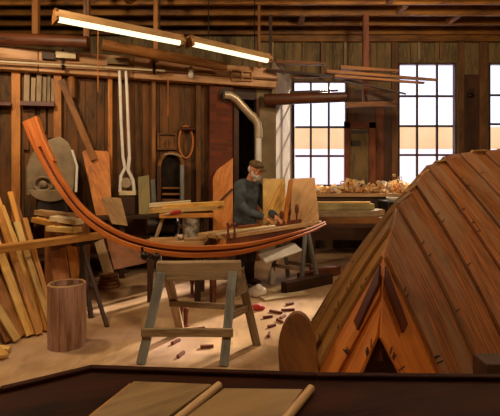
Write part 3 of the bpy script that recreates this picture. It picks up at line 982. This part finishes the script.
# hand screws (clamps) standing on the front of the bench
for i, (px, h, lab) in enumerate([(291, .2, 'dark red hand screw on the bench before the orange stick'), (303, .24, 'middle dark red hand screw on the bench before the pinkish panel'), (313, .27, 'tallest dark red hand screw at the right end of the bench')]):
    s = [1.2, 1.38, 1.56][i]
    p = onb(s, .1)
    t = thing('hand_screw', lab, 'clamp', p, 'hand screws along the bench')
    part('spindle', MB().lathe([(.012, 0), (.012, h * .5), (.022, h * .55), (.03, h * .75), (.022, h * .95), (.01, h)], p, n=10), M['red'], t)
    part('jaw', MB().beam(p + bd * -.09 + Z * .03, p + bd * .09 + Z * .03, .04, .05), M['red'], t, .003)
for i, (px, lab) in enumerate([(228, 'left dark red rod clamp standing up at the bench end'), (234.5, 'right dark red rod clamp standing up at the bench end')]):
    p = at(px, 250, 4.98)
    t = thing('rod_clamp', lab, 'clamp', p, 'rod clamps at the bench end')
    part('rod', MB().tube([at(px, 252, 5.02), at(px, 225, 5.02)], .011, 8), M['red'], t)
    part('pad', MB().beam(at(px, 236, 5.02) - V((.0, .03, 0)), at(px, 236, 5.02) + V((0, .12, 0)), .04, .03), M['red'], t)
    part('pommel', MB().ball(at(px, 224, 5.02), .02, 10), M['red'], t)
one('thin_lath', MB().beam(onb(.2, .12, .012), onb(1.75, .2, .012), .05, .02), M['pine'], 'thin yellow lath lying along the workbench in front of the man', 'lath')
one('thin_lath', MB().beam(onb(-.1, .04, .02), onb(.95, .04, .02), .04, .02), M['pale'], 'pale lath on the near edge of the workbench', 'lath')
# stuff under and beside the bench
one('white_board', MB().beam(at(262, 259, 5.9), at(298, 247, 6.3), .18, .025, up=V((0, -.6, .8))), M['white'], 'pale bluish white board slanting under the workbench', 'board')
bp_ = atz(272, 283.5, 0)
t = thing('white_bottle', 'white plastic bottle standing on the floor under the workbench', 'bottle', bp_)
part('body', MB().lathe([(.045, 0), (.05, .01), (.05, .15), (.022, .19), (.02, .21)], bp_, n=16), M['white'], t)
part('stopper', MB().lathe([(.024, .205), (.024, .235)], bp_, n=12), M['pale'], t)
g = atz(257, 297, 0)
mb = MB()
for dx, dy, dz, r in ((0, 0, .07, .08), (.06, .02, .06, .07), (-.05, .03, .055, .06), (.02, -.03, .12, .055)):
    mb.ball(g + V((dx, dy, dz)), (r, r * .9, r), 12)
bag = one('cloth_bag', mb, M['white'], 'crumpled white cloth bag on the floor by the man’s feet', 'bag', bevel=0)
r_ = bag.modifiers.new('r', 'REMESH'); r_.mode = 'VOXEL'; r_.voxel_size = .012
s_ = bag.modifiers.new('s', 'SMOOTH'); s_.iterations = 4
g = atz(257, 310, 0)
mb = MB()
for dx, dy, dz, r in ((0, 0, .03, .05), (.05, .01, .025, .04), (-.04, .02, .02, .04), (.01, -.02, .05, .03)):
    mb.ball(g + V((dx, dy, dz)), (r * 1.2, r, r * .8), 12)
rag = one('red_rag', mb, M['redcloth'], 'small red rag on the floor in front of the white bag', 'rag', bevel=0)
r_ = rag.modifiers.new('r', 'REMESH'); r_.mode = 'VOXEL'; r_.voxel_size = .008
s_ = rag.modifiers.new('s', 'SMOOTH'); s_.iterations = 3
for i, (a, b, z, m, lab) in enumerate([((284, 293), (330, 283), .07, 'dark', 'dark brown beam lying on the floor under the trestle, nearer one'), ((300, 283), (338, 274), .07, 'redpost', 'reddish beam lying on the floor under the trestle, farther one')]):
    p, q = atz(*a, 0), atz(*b, 0)
    one('floor_beam', MB().beam(p + Z * z, q + Z * z, .12, .14 - .001), M[m], lab, 'beam', bevel=.006)
for i, (a, b, lab) in enumerate([((262, 300), (306, 294), 'pale board painting in the lit floor, lying flat before the trestle'), ((270, 292), (288, 287), 'short pale board painting in the lit floor, lying flat near the white bottle')]):  # boards whose pale colour also paints the sunlit patches of floor
    p, q = atz(*a, 0), atz(*b, 0)
    one('floor_board', MB().beam(p + Z * .012, q + Z * .012, .16, .022), M['pale'], lab, 'board')

# ================================================================== WINDOW BENCH WITH SHAVINGS, STACKED BOARDS
t = thing('window_bench', 'long dark bench under the windows heaped with shavings', 'bench', (2.4, 9.0, 0))
part('bench_top', MB().box((1.05, 8.55, 1.13), (5.6, 9.3, 1.19)), M['tan'], t, .004)
part('front_board', MB().box((1.1, 8.6, .3), (5.55, 8.63, 1.13)), M['dark'], t)
for xx in (1.15, 2.6, 4.0, 5.4):
    for yy in (8.7, 9.22):
        part('leg', MB().box((xx - .05, yy - .05, 0), (xx + .05, yy + .05, 1.13)), M['dark'], t)
mb = MB()
sh = random.Random(5)
for k in range(700):
    fx = sh.random()
    xx = 1.15 + fx * 4.2
    hgt = .08 + .3 * (.5 + .5 * math.sin(xx * 5.1) * math.sin(xx * 2.3 + 1)) * sh.random()
    yy = sh.uniform(8.72, 9.27)
    c = V((xx, yy, 1.19 + sh.uniform(.01, hgt)))
    ax = V((sh.uniform(-1, 1), sh.uniform(-1, 1), sh.uniform(-.6, .9))).normalized()
    e1 = ax.cross(V((.3, .2, 1))).normalized(); e2 = ax.cross(e1)
    r0 = sh.uniform(.025, .06); w = sh.uniform(.03, .07); turns = sh.uniform(.8, 1.7); ph = sh.uniform(0, 6)
    secs = []
    mi = sh.choice((0, 0, 1, 2))
    for j in range(9):
        a = ph + turns * 2 * PI * j / 8
        r = r0 * (1 - .05 * j)
        q = c + e1 * (math.cos(a) * r) + e2 * (math.sin(a) * r) + ax * (j * .004)
        n = e1 * math.cos(a) + e2 * math.sin(a)
        secs.append([q - ax * w / 2, q + ax * w / 2, q + ax * w / 2 + n * .004, q - ax * w / 2 + n * .004])
    mb.loft(secs, mi=mi)
sv = link('wood_shavings', mb, [M['shav'], M['shav2'], M['shav3']], None)
sv['label'] = 'bright heap of curled wood shavings on the bench under the windows'
sv['category'] = 'shavings'
sv['kind'] = 'stuff'
# boards stacked in front
t = thing('stacking_table', 'dark low table right of the workbench carrying stacked boards', 'table', (1.45, 7.4, 0))
part('table_top', MB().box((.9, 7.0, .72), (2.25, 7.75, .78)), M['dark'], t, .004)
for xx in (.98, 2.17):
    for yy in (7.08, 7.67):
        part('leg', MB().box((xx - .04, yy - .04, 0), (xx + .04, yy + .04, .72)), M['dark'], t)
labs = ['lowest front', 'lowest middle', 'lowest back', 'second layer front', 'second layer back', 'topmost']
for i, (y, z, x0, x1, m) in enumerate([(7.1, 0, 1.0, 2.2, 'log'), (7.32, 0, .95, 2.15, 'greyw'), (7.55, 0, 1.0, 2.1, 'greyw'), (7.15, 1, .98, 2.05, 'greyw'), (7.4, 1, .98, 2.2, 'tan'), (7.28, 2, 1.0, 2.0, 'khaki'), ]):
    one('stacked_board', MB().beam((x0, y, .78 + .05 + z * .102), (x1, y + .05, .78 + .05 + z * .102), .2, .098), M[m], '%s thick board of the stack behind the workbench end' % labs[i], 'board', 'thick boards stacked behind the workbench', .006)
one('split_board', MB().beam((1.1, 7.35, 1.1), (1.95, 7.3, 1.1), .1, .025), M['pine'], 'thin yellow board on top of the thick board stack', 'board')
one('dark_crate', MB().box((2.3, 7.5, 0), (2.95, 8.1, 1.1)), M['iron'], 'black crate in the shadow between board stack and hull', 'crate', bevel=.012)
for i, (px, py) in enumerate([(346, 203), (366, 196)]):
    p = at(px, py, 7.7)
    p = V((2.45 + i * .3, 7.75, 1.1))
    mb = MB().lathe([(.07, 0), (.1, .03), (.105, .06), (.1, .062), (.06, .02)], p, n=18)
    one('white_dish', mb, M['white'], ['left small white dish on the black crate', 'right small white dish on the black crate'][i], 'dish', bevel=0)

# ================================================================== WALL CUPBOARD BETWEEN THE WINDOWS
t = thing('wall_cupboard', 'narrow red-brown framed cupboard on the back wall between two windows', 'cupboard', (bx(358), DB - .1, bz(186)))
part('door', MB().box((bx(346), DB - .13, bz(186)), (bx(370), DB - .08, bz(126))), M['wallB'], t)
for a, b in (((343, 123), (348.5, 187)), ((367, 123), (373.5, 187)), ((343, 122), (373.5, 129))):
    part('frame', MB().box((bx(a[0]), DB - .17, bz(b[1])), (bx(b[0]), DB - .08, bz(a[1]))), M['redpost'], t, .004)
part('latch', MB().box((bx(350), DB - .17, bz(146)), (bx(358), DB - .131, bz(141))), M['iron'], t, .004)
part('vent_slot', MB().box((bx(350), DB - .15, bz(134)), (bx(366), DB - .131, bz(131))), M['iron'], t)
p = V((bx(469), DB - .05, bz(96)))
one('wall_hook', MB().ball(p + V((0, -.03, 0)), (.07, .05, .05), 12), M['iron'], 'dark round knob on the wall post between the two right windows', 'knob', bevel=0)
one('hanging_tool', MB().beam(V((bx(466), DB - .08, bz(94))), V((bx(472), DB - .08, bz(90))), .03, .05), M['dark'], 'small dark wooden peg above the knob between the right windows', 'peg')

# ================================================================== OVERHEAD RACK, CENTRE
def topost(px, py, d, w, m, lab):
    p = at(px, py, d)
    one('hanging_post', MB().beam(p, V((p.x, p.y, CEIL + .02)), w, w, up=V((0, 1, 0))), M[m], lab, 'post')
topost(270.5, 104, 8.2, .06, 'dark', 'dark post hanging from the joists at the left end of the rack')
topost(365.5, 107, 8.2, .1, 'redpost', 'red-brown post hanging from the joists in the middle of the rack')
one('rack_log', MB().tube([at(264, 100, 8.06), at(300, 98.5, 8.06), at(346, 97, 8.06)], [.11, .1, .09], 16), M['logd'], 'thick dark log hung crosswise before the first window', 'log', bevel=0)
mb = MB().beam(at(346, 105, 8.1), at(395, 104, 8.1), .12, .09)
one('rack_shelf', mb, M['log'], 'short brown rack board right of the middle hanging post', 'board')
one('rack_block', MB().beam(at(366.5, 98, 8.08), at(392, 96.5, 8.08), .1, .12), M['dark'], 'dark block lying on the short rack board', 'block', bevel=.006)
ST = [((266, 70, 7.9), (342, 77, 7.9), .06, .05, 'dark', 'dark pole in the rack ending left of the middle post'),
      ((276, 62, 8.3), (326, 64, 8.3), .12, .08, 'log', 'short brown timber high in the rack before the first window'),
      ((292, 77, 8.0), (366, 74, 8.0), .07, .06, 'log', 'brown pole lying on the rack left of the middle post'),
      ((326, 72, 7.95), (436, 80, 7.9), .16, .06, 'log', 'longest tapered lath, topmost of those poking over the second window'),
      ((334, 76.5, 7.8), (424, 83, 7.8), .14, .05, 'log', 'broad brown lath poking over the top of the second window'),
      ((345, 80, 8.0), (406, 94, 7.7), .1, .04, 'dark', 'short dark lath drooping lowest over the second window'),
      ((340, 68, 8.05), (398, 71, 8.0), .16, .07, 'log', 'flat brown board end on the rack by the middle post'),
      ((290, 92.5, 8.06), (338, 90.5, 8.06), .06, .05, 'dark', 'dark stick low in the rack just over the thick log')]
for a, b, w, h, m, lab in ST:
    one('overhead_lath', MB().beam(at(*a), at(*b), w, h, w1=w * .5, h1=h * .6), M[m], lab, 'lath', bevel=.003)

# ================================================================== OVERTURNED HULL
S = [(379, 338, 3.2), (384, 258, 3.45), (397, 207, 3.9), (414, 185, 4.3), (428, 169, 4.6), (443, 161.5, 4.9), (460, 156.5, 5.2), (482, 152.5, 5.55), (515, 149, 5.95), (556, 147, 6.4)]
RB = [(401, 380, 3.15), (441, 382, 3.2), (483, 381, 3.25), (521, 383, 3.3), (562, 384, 3.35), (602, 384, 3.4), (645, 384, 3.45), (695, 384, 3.5), (750, 384, 3.6), (810, 380, 3.7)]
LBt = [(361, 379, 3.2), (319, 374, 3.45), (303, 357, 3.8), (307, 338, 4.25), (318, 319, 4.7), (331, 303, 5.1), (345, 291, 5.5), (360, 282, 5.9), (378, 275, 6.3), (398, 268, 6.7)]
S, RB, LBt = [[at(*p) for p in q] for q in (S, RB, LBt)]
for q in RB + LBt:
    q.z = max(q.z, .03)
t = thing('overturned_hull', 'large overturned boat hull with fanned russet planks filling the right foreground', 'boat', V((1.9, 4.2, 0)))
def half(pts):
    """boundaries plus one halfway between each pair"""
    o = []
    for a, b in zip(pts, pts[1:]):
        o += [a, (a + b) / 2]
    return o + [pts[-1]]
def curve(p, q, out, bulge, f):
    return p.lerp(q, f) + out * (bulge * math.sin(PI * min(max(f, 0), 1)))
def side(Bt, bulge, sgn, fine, mats):
    Sx = half(S) if fine else S
    Bx = half(Bt) if fine else Bt
    ns = []
    for k in range(len(Sx) - 1):
        q = (Bx[k] - Sx[k]).cross(Sx[k + 1] - Sx[k]).normalized()
        ns.append(q if q.z > 0 else -q)
    def bn_(k):
        a = ns[max(k - 1, 0)] + ns[min(k, len(ns) - 1)]
        return a.normalized()
    def bg_(k):
        kk = k / 2 if fine else k
        return bulge * min(1, max(0, kk - .6) / 2.2)
    for k in range(len(Sx) - 1):
        p0, q0, p1, q1 = Sx[k], Bx[k], Sx[k + 1], Bx[k + 1]
        nrm = (q0 - p0).cross(p1 - p0).normalized()
        if nrm.z < 0: nrm = -nrm
        over = R.uniform(.0, .05) if k > 3 else .005
        L = (q0 - p0).length
        secs = []
        N = 10
        th = .03
        for j in range(N + 1):
            f = -over / L + (1 + over / L) * j / N
            a = curve(p0, q0, bn_(k), bg_(k), f)
            b = curve(p1, q1, bn_(k + 1), bg_(k + 1), f)
            lift0, lift1 = (.034, .0)
            b2 = b + (b - a) * .06
            secs.append([a + nrm * lift0, b2 + nrm * lift1, b2 + nrm * (lift1 - th), a + nrm * (lift0 - th)])
        mb = MB().loft(secs)
        # dark nail slots crossing the lap
        for f in [R.uniform(.12, .92) for _ in range(3)]:
            for df in (0, .045):
                if df and R.random() < .5: continue
                a = curve(p0, q0, bn_(k), bg_(k), f + df) + nrm * .036
                b = curve(p1, q1, bn_(k + 1), bg_(k + 1), f + df - .02)
                dr = (b - a).normalized()
                mb.beam(a - dr * .005, a + dr * R.uniform(.035, .06), .009, .008, up=nrm, mi=1)
        part('hull_plank', mb, [mats(k, fine), M['nail']], t, .003)
side(RB, .05, 1, False, lambda k, f: M['hullg'] if k == 0 else (M['hullr']))
side(LBt, .05, -1, True, lambda k, f: M['hullg'] if k < 2 else M['hullo'])
# keel timber along the ridge, inside
part('keel', MB().loft([[p + V((-.03, .04, -.17)), p + V((.03, 0, -.17)), p + V((.02, 0.02, -.09)), p + V((-.02, .06, -.09))] for p in catmull(S, 3)]), M['hulld'], t)
# raised chevron batten near the bow
ap = S[0].lerp(S[1], .62)
def onside(B, f_along, k0, k1, fr):
    p0, q0, p1, q1 = S[0], B[0], S[1], B[1]
    a = p0.lerp(q0, f_along); b = p1.lerp(q1, f_along)
    return a.lerp(b, fr)
for B, nm in ((RB, 'right'), (LBt, 'left')):
    nrm = (B[0] - S[0]).cross(S[1] - S[0]).normalized()
    if nrm.z < 0: nrm = -nrm
    secs = []
    bul = 0
    for j in range(7):
        f = -.03 + .48 * j / 6
        lo, hi_ = onside(B, f, 0, 1, .6 - .1 * j / 6), onside(B, f, 0, 1, .84 - .14 * j / 6)
        lift = bul * math.sin(PI * f)
        secs.append([lo + nrm * (lift + .032), hi_ + nrm * (lift + .036), hi_ + nrm * (lift + .062), lo + nrm * (lift + .058)])
    part('chevron_batten', MB().loft(secs), M['hulld'], t, .004)
# inner frames
for k in (2, 4, 6, 8):
    part('frame', MB().beam(S[k] - Z * .12, RB[k] + V((0, .12, .0)), .05, .06).beam(S[k] - Z * .12, LBt[k] + V((.15, .03, 0)), .05, .06), M['dark'], t)
# round-ended board leaning at the hull's left
dd = 3.44
P = []
cx, rx = 297, 19
for k in range(15):
    a = PI * k / 14
    P.append(at(cx - rx * math.cos(a), 350 - 37 * math.sin(a), dd + .03 * math.sin(a)))
P += [atz(cx + rx, 370, 0.0), atz(cx - rx, 370, 0.0)]
P[-1].y = P[-2].y = dd - .05
for q in P[-2:]:
    q.x = q.x; q.z = .005
one('round_ended_board', MB().prism(P, V((.01, .04, .01))), M['log'], 'brown round-topped board standing at the left foot of the hull', 'board', bevel=.006)
one('floor_block', MB().box((1.48, 2.82, 0), (1.85, 3.0, .36)), M['dark'], 'dark box on the floor at the right foot of the hull', 'block', bevel=.01)

# ================================================================== FLOOR SCRAPS
SC = [(268, 318, 20), (276, 313, -30), (283, 318, 60), (288, 311, 10), (272, 327, 40), (280, 322, -60), (269, 336, 80), (290, 305, 35), (181, 356, 70), (207, 348, 10), (176, 343, 60), (199, 330, 20)]
for i, (px, py, ang) in enumerate(SC):
    p = atz(px, py, 0)
    a = math.radians(ang)
    d = V((math.cos(a), math.sin(a), 0))
    L = R.uniform(.05, .09)
    lab = '%s dark red wood scrap, counted from the left, on the floor %s' % (ORD[sum(1 for q in (SC[:8] if i < 8 else SC[8:]) if q[0] < px)], 'between sawhorse and hull' if i < 8 else 'under the sawhorse')
    mb = MB().beam(p - d * L + Z * .014, p + d * L + Z * .014, R.uniform(.025, .045), .027, w1=.02)
    one('wood_scrap', mb, M['red'], lab, 'wood scrap', 'dark wood scraps on the floor')

for px, py, h, lab in ((192, 297, .24, 'slim dark red peg standing on the floor seen high between the sawhorse legs'), (214, 307, .34, 'tallest dark red peg standing on the floor behind the sawhorse'),
                       (180, 326, .2, 'left of two short dark red pegs standing between the sawhorse legs'), (186, 326, .19, 'right of two short dark red pegs standing between the sawhorse legs')):
    p = atz(px, py, 0)
    one('floor_peg', MB().lathe([(.034, 0), (.036, .01), (.022, .03), (.02, h * .6), (.03, h * .8), (.026, h * .97), (.014, h)], p, n=12), M['red'], lab, 'peg', bevel=0)

# ================================================================== FOREGROUND BENCH
FZ = .70
pts = [V((1.9, 1.9, FZ)), atz(315, 371.5, FZ), atz(92, 364, FZ), atz(0, 385.5, FZ), V((-1.5, 1.46, FZ)), V((-1.5, .75, FZ)), V((1.9, .75, FZ))]
t = thing('foreground_bench', 'dark stained bench across the bottom foreground with an angled left end', 'bench', V((.2, 1.3, 0)))
part('bench_top', MB().prism([p - Z * .05 for p in pts], Z * .03), M['benchd'], t, .004)
mb = MB()
for a, b in zip(pts[:4], pts[1:5]):
    d = (b - a).normalized(); n = V((-d.y, d.x, 0))
    mb.beam(a + n * .018 - Z * .06, b + n * .018 - Z * .06, .036, .12)
part('edge_board', mb, M['benchd'], t, .006)
for p in ((1.8, 1.75), (-.6, 1.82), (-1.35, .85), (1.8, .85)):
    part('leg', MB().box((p[0] - .05, p[1] - .05, 0), (p[0] + .05, p[1] + .05, FZ - .05)), M['benchd'], t)
z1 = FZ - .02
def slab(px, name, lab, m, th=.022):
    P = [atz(a, b, z1 + th) for a, b in px]
    return one(name, MB().prism([p - Z * (th - .001) for p in P], Z * th), M[m], lab, 'panel', bevel=.004)
slab([(134, 381), (212, 384), (146, 432), (70, 432)], 'flat_board', 'grey-tan flat panel lying on the foreground bench, left one', 'panel')
slab([(224, 388), (303, 389), (271, 432), (166, 432)], 'flat_board', 'grey-tan flat panel lying on the foreground bench, right one', 'panel')
for a, b, lab in (((219, 382), (157, 432), 'rounded tan batten lying between the two flat foreground panels'), ((311, 385), (272, 432), 'rounded tan batten right of the flat foreground panels')):
    p, q = atz(*a, z1 + .03), atz(*b, z1 + .03)
    p.z = q.z = z1 + .0165
    one('edge_batten', MB().tube([p, q], .016, 12), M['tan'], lab, 'batten', bevel=0)
p, q = atz(131, 381, z1 + .03), atz(66, 432, z1 + .03)
p.z = q.z = z1 + .011
one('edge_batten', MB().beam(p, q, .014, .02), M['pine2'], 'thin amber batten along the left side of the foreground panels', 'batten')

# ================================================================== THE MAN
mx, my = at(244.5, 0, 6.3).x, 6.3
ang = math.atan2(-.80, -.60)
man = thing('person', 'bearded man in olive cap and dark slate jacket working at the bench', 'person', (mx, my, 0))
man.rotation_euler = (0, 0, ang)
man.scale = (1.06, 1.06, 1.0)
def mpart(name, mb, m, vox=.011, sm=5, parent=None, label=None):
    o = link(name, mb, M[m], parent or man, 0, True, local=True)
    if vox:
        r = o.modifiers.new('r', 'REMESH'); r.mode = 'VOXEL'; r.voxel_size = vox; r.use_smooth_shade = True
        s = o.modifiers.new('s', 'SMOOTH'); s.iterations = sm; s.factor = .5
    if label: o['label'] = label
    return o
def arm(s):
    return [V((.17 * s, .06, 1.40)), V((.215 * s, .1, 1.30)), V((.25 * s, .13, 1.13)), V((.2 * s, .27, 1.03)), V((.13 * s, .40, .985))]
HC = V((0, .18, 1.615))
Rt = Matrix.Rotation(math.radians(-22), 3, 'X')
def hp(x, y, z): return HC + Rt @ V((x, y, z))
b = MB()
b.ball(HC + V((0, -.005, .02)), (.075, .095, .105), 20, Rt)
b.ball(hp(0, .03, -.06), (.055, .06, .065), 16, Rt)
b.ball(hp(0, .085, -.055), (.03, .025, .03), 12, Rt)
b.tube([hp(0, .09, .02), hp(0, .108, -.012), hp(0, .118, -.022)], [.012, .016, .014], 10)
b.ball(hp(0, .085, .03), (.055, .02, .014), 12, Rt)
for s in (-1, 1):
    b.ball(hp(.077 * s, -.005, -.005), (.012, .022, .034), 10, Rt)
    b.ball(hp(.04 * s, .07, -.022), (.022, .018, .016), 10, Rt)
    b.ball(hp(.033 * s, .083, .012), (.014, .01, .006), 10, Rt)
    b.ball(hp(.033 * s, .082, -.011), (.014, .01, .006), 10, Rt)
b.ball(hp(0, .095, -.062), (.024, .01, .006), 10, Rt)
b.tube([V((0, .06, 1.40)), V((0, .1, 1.48)), V((0, .15, 1.57))], [.065, .056, .055], 14)
b.tube([V((0, 0, .92)), V((0, .01, 1.1)), V((0, .03, 1.3)), V((0, .05, 1.42))], [.1, .1, .11, .07], 16)
for s in (-1, 1):
    b.tube(arm(s), [.05, .05, .042, .036, .027], 12)
    w = arm(s)[-1]
    f = V((-.25 * s, .9, -.42)).normalized()
    sd = V((1, .25 * s, 0)).normalized(); dn = f.cross(sd).normalized()
    if dn.z > 0: dn = -dn
    pc = w + f * .055
    b.ball(pc, (.042, .05, .018), 14, Matrix((sd, f, sd.cross(f))).transposed())
    for k, L in enumerate((.055, .068, .072, .066)):
        o = sd * ((k - 1.5) * .019 * (-s))
        r0 = pc + f * .035 + o
        b.tube([r0, r0 + f * L * .5 + dn * .01, r0 + f * L * .8 + dn * .03, r0 + f * L * .85 + dn * .048], [.0095, .009, .008, .007], 8)
    th = pc - f * .015 + sd * (.035 * -s)
    b.tube([th, th + sd * (.02 * -s) + f * .025 + dn * .01, th + sd * (.018 * -s) + f * .055 + dn * .03], [.012, .0105, .009], 8)
for s in (-1, 1):
    b.tube([V((.1 * s, 0, .92)), V((.11 * s, .03, .5)), V((.12 * s, -.02, .1))], [.08, .055, .04], 12)
mpart('body', b, 'skin', .0085, 3)
b = MB()
b.tube([V((0, 0, .82)), V((0, 0, .9)), V((0, .01, 1.05)), V((0, .035, 1.25)), V((0, .05, 1.38)), V((0, .08, 1.455))], [.185, .19, .185, .195, .175, .075], 20, squash=.72)
for s in (-1, 1):
    b.tube([V((.06 * s, .05, 1.42))] + arm(s), [.085, .088, .08, .07, .06, .047], 14)
b.tube([V((0, .075, 1.42)), V((0, .1, 1.475))], [.09, .075], 16)
mpart('jacket', b, 'jacket', .014, 5)
b = MB()
b.tube([V((0, 0, .80)), V((0, 0, .98))], [.165, .16], 18, squash=.75)
for s in (-1, 1):
    b.tube([V((.085 * s, 0, .9)), V((.105 * s, .02, .7)), V((.112 * s, .03, .48)), V((.12 * s, -.01, .25)), V((.122 * s, -.015, .06))], [.105, .1, .075, .07, .068], 14)
mpart('trousers', b, 'trouser', .014, 5)
for s in (-1, 1):
    b = MB()
    b.ball(V((.125 * s, .06, .045)), (.05, .135, .045), 16)
    b.ball(V((.125 * s, -.02, .07)), (.048, .06, .07), 14)
    mpart('boot', b, 'boot', .01, 4)
b = MB()
b.ball(hp(0, .075, -.085), (.052, .04, .05), 16, Rt)
b.ball(hp(0, .055, -.115), (.045, .04, .045), 16, Rt)
for s in (-1, 1):
    b.tube([hp(.068 * s, .0, .0), hp(.066 * s, .02, -.045), hp(.045 * s, .055, -.085)], [.016, .022, .03], 10)
    b.tube([hp(0, .104, -.045), hp(.03 * s, .09, -.056)], [.012, .01], 8)
mpart('beard', b, 'beard', .009, 2, label='short grey beard')
b = MB()
b.ball(hp(0, -.045, -.0), (.074, .062, .07), 16, Rt)
mpart('hair', b, 'beard', .01, 2)
b = MB()
b.ball(hp(0, -.008, .075), (.092, .108, .058), 20, Rt)
b.tube([hp(-.0, .0, .055)], .1) if False else None
b.lathe([(.088, 0), (.094, .03), (.09, .05)], hp(0, -.005, .04), Rt @ V((0, 0, 1)), 20)
cp_ = mpart('cap', b, 'cap', .01, 3)
b = MB()
b.ball(hp(0, .105, .045), (.07, .065, .012), 16, Rt @ Matrix.Rotation(math.radians(-12), 3, 'X'))
mpart('visor', b, 'cap', .008, 2, parent=cp_)
for s in (-1, 1):
    mpart('eye', MB().ball(hp(.033 * s, .0875, .0), .0075, 10), 'eye', 0)
# the piece of wood he works on
p = onb(.62, .2, .04)
one('worked_piece', MB().beam(onb(.45, .2, .035), onb(.85, .2, .035), .08, .03), M['redpost'], 'red-brown block under the man’s hands on the workbench', 'wood block', bevel=.006)

# ================================================================== LIGHT
w = bpy.data.worlds.new('sky')
bpy.context.scene.world = w
w.use_nodes = True
bg = w.node_tree.nodes['Background']
bg.inputs['Color'].default_value = (.88, .87, 1.0, 1)
bg.inputs['Strength'].default_value = 1.75
sun = bpy.data.lights.new('sun', 'SUN')
sun.energy = 12.0
sun.color = (1, .84, .62)
sun.angle = math.radians(3)
so = bpy.data.objects.new('sun', sun); C.objects.link(so)
so.rotation_euler = V((-3.1, -4.0, -2.6)).to_track_quat('-Z', 'Y').to_euler()
# unseen fill lamps added behind the viewer and along the room to brighten it
def fill_lamp(name, loc, power, col=(1, .76, .48)):
    l = bpy.data.lights.new(name, 'POINT')
    l.energy = power; l.color = col; l.shadow_soft_size = .16
    o = bpy.data.objects.new(name, l); C.objects.link(o)
    o.location = loc
fill_lamp('fill_near', (-1.3, 1.6, 3.7), 170)
fill_lamp('fill_left', (-2.9, 4.3, 3.75), 235)
fill_lamp('fill_right', (2.3, 5.4, 4.1), 190)
fill_lamp('fill_hull', (3.8, 2.2, 3.8), 200)

# ================================================================== CAMERA
cam = bpy.data.cameras.new('camera')
cam.sensor_width = 36
cam.lens = 36 * F / 500
cam.shift_y = -(208 - 175) / 500
cam.clip_start = .05
co = bpy.data.objects.new('camera', cam); C.objects.link(co)
co.location = (0, 0, CAMZ)
co.rotation_euler = (PI / 2, 0, 0)
sc = bpy.context.scene
sc.camera = co
sc.view_settings.view_transform = 'Standard'
sc.view_settings.look = 'None'
sc.view_settings.gamma = 1
sc.view_settings.use_curve_mapping = False
sc.view_settings.exposure = 0.0
for o in list(bpy.data.objects):
    if '_base' in o: del o['_base']
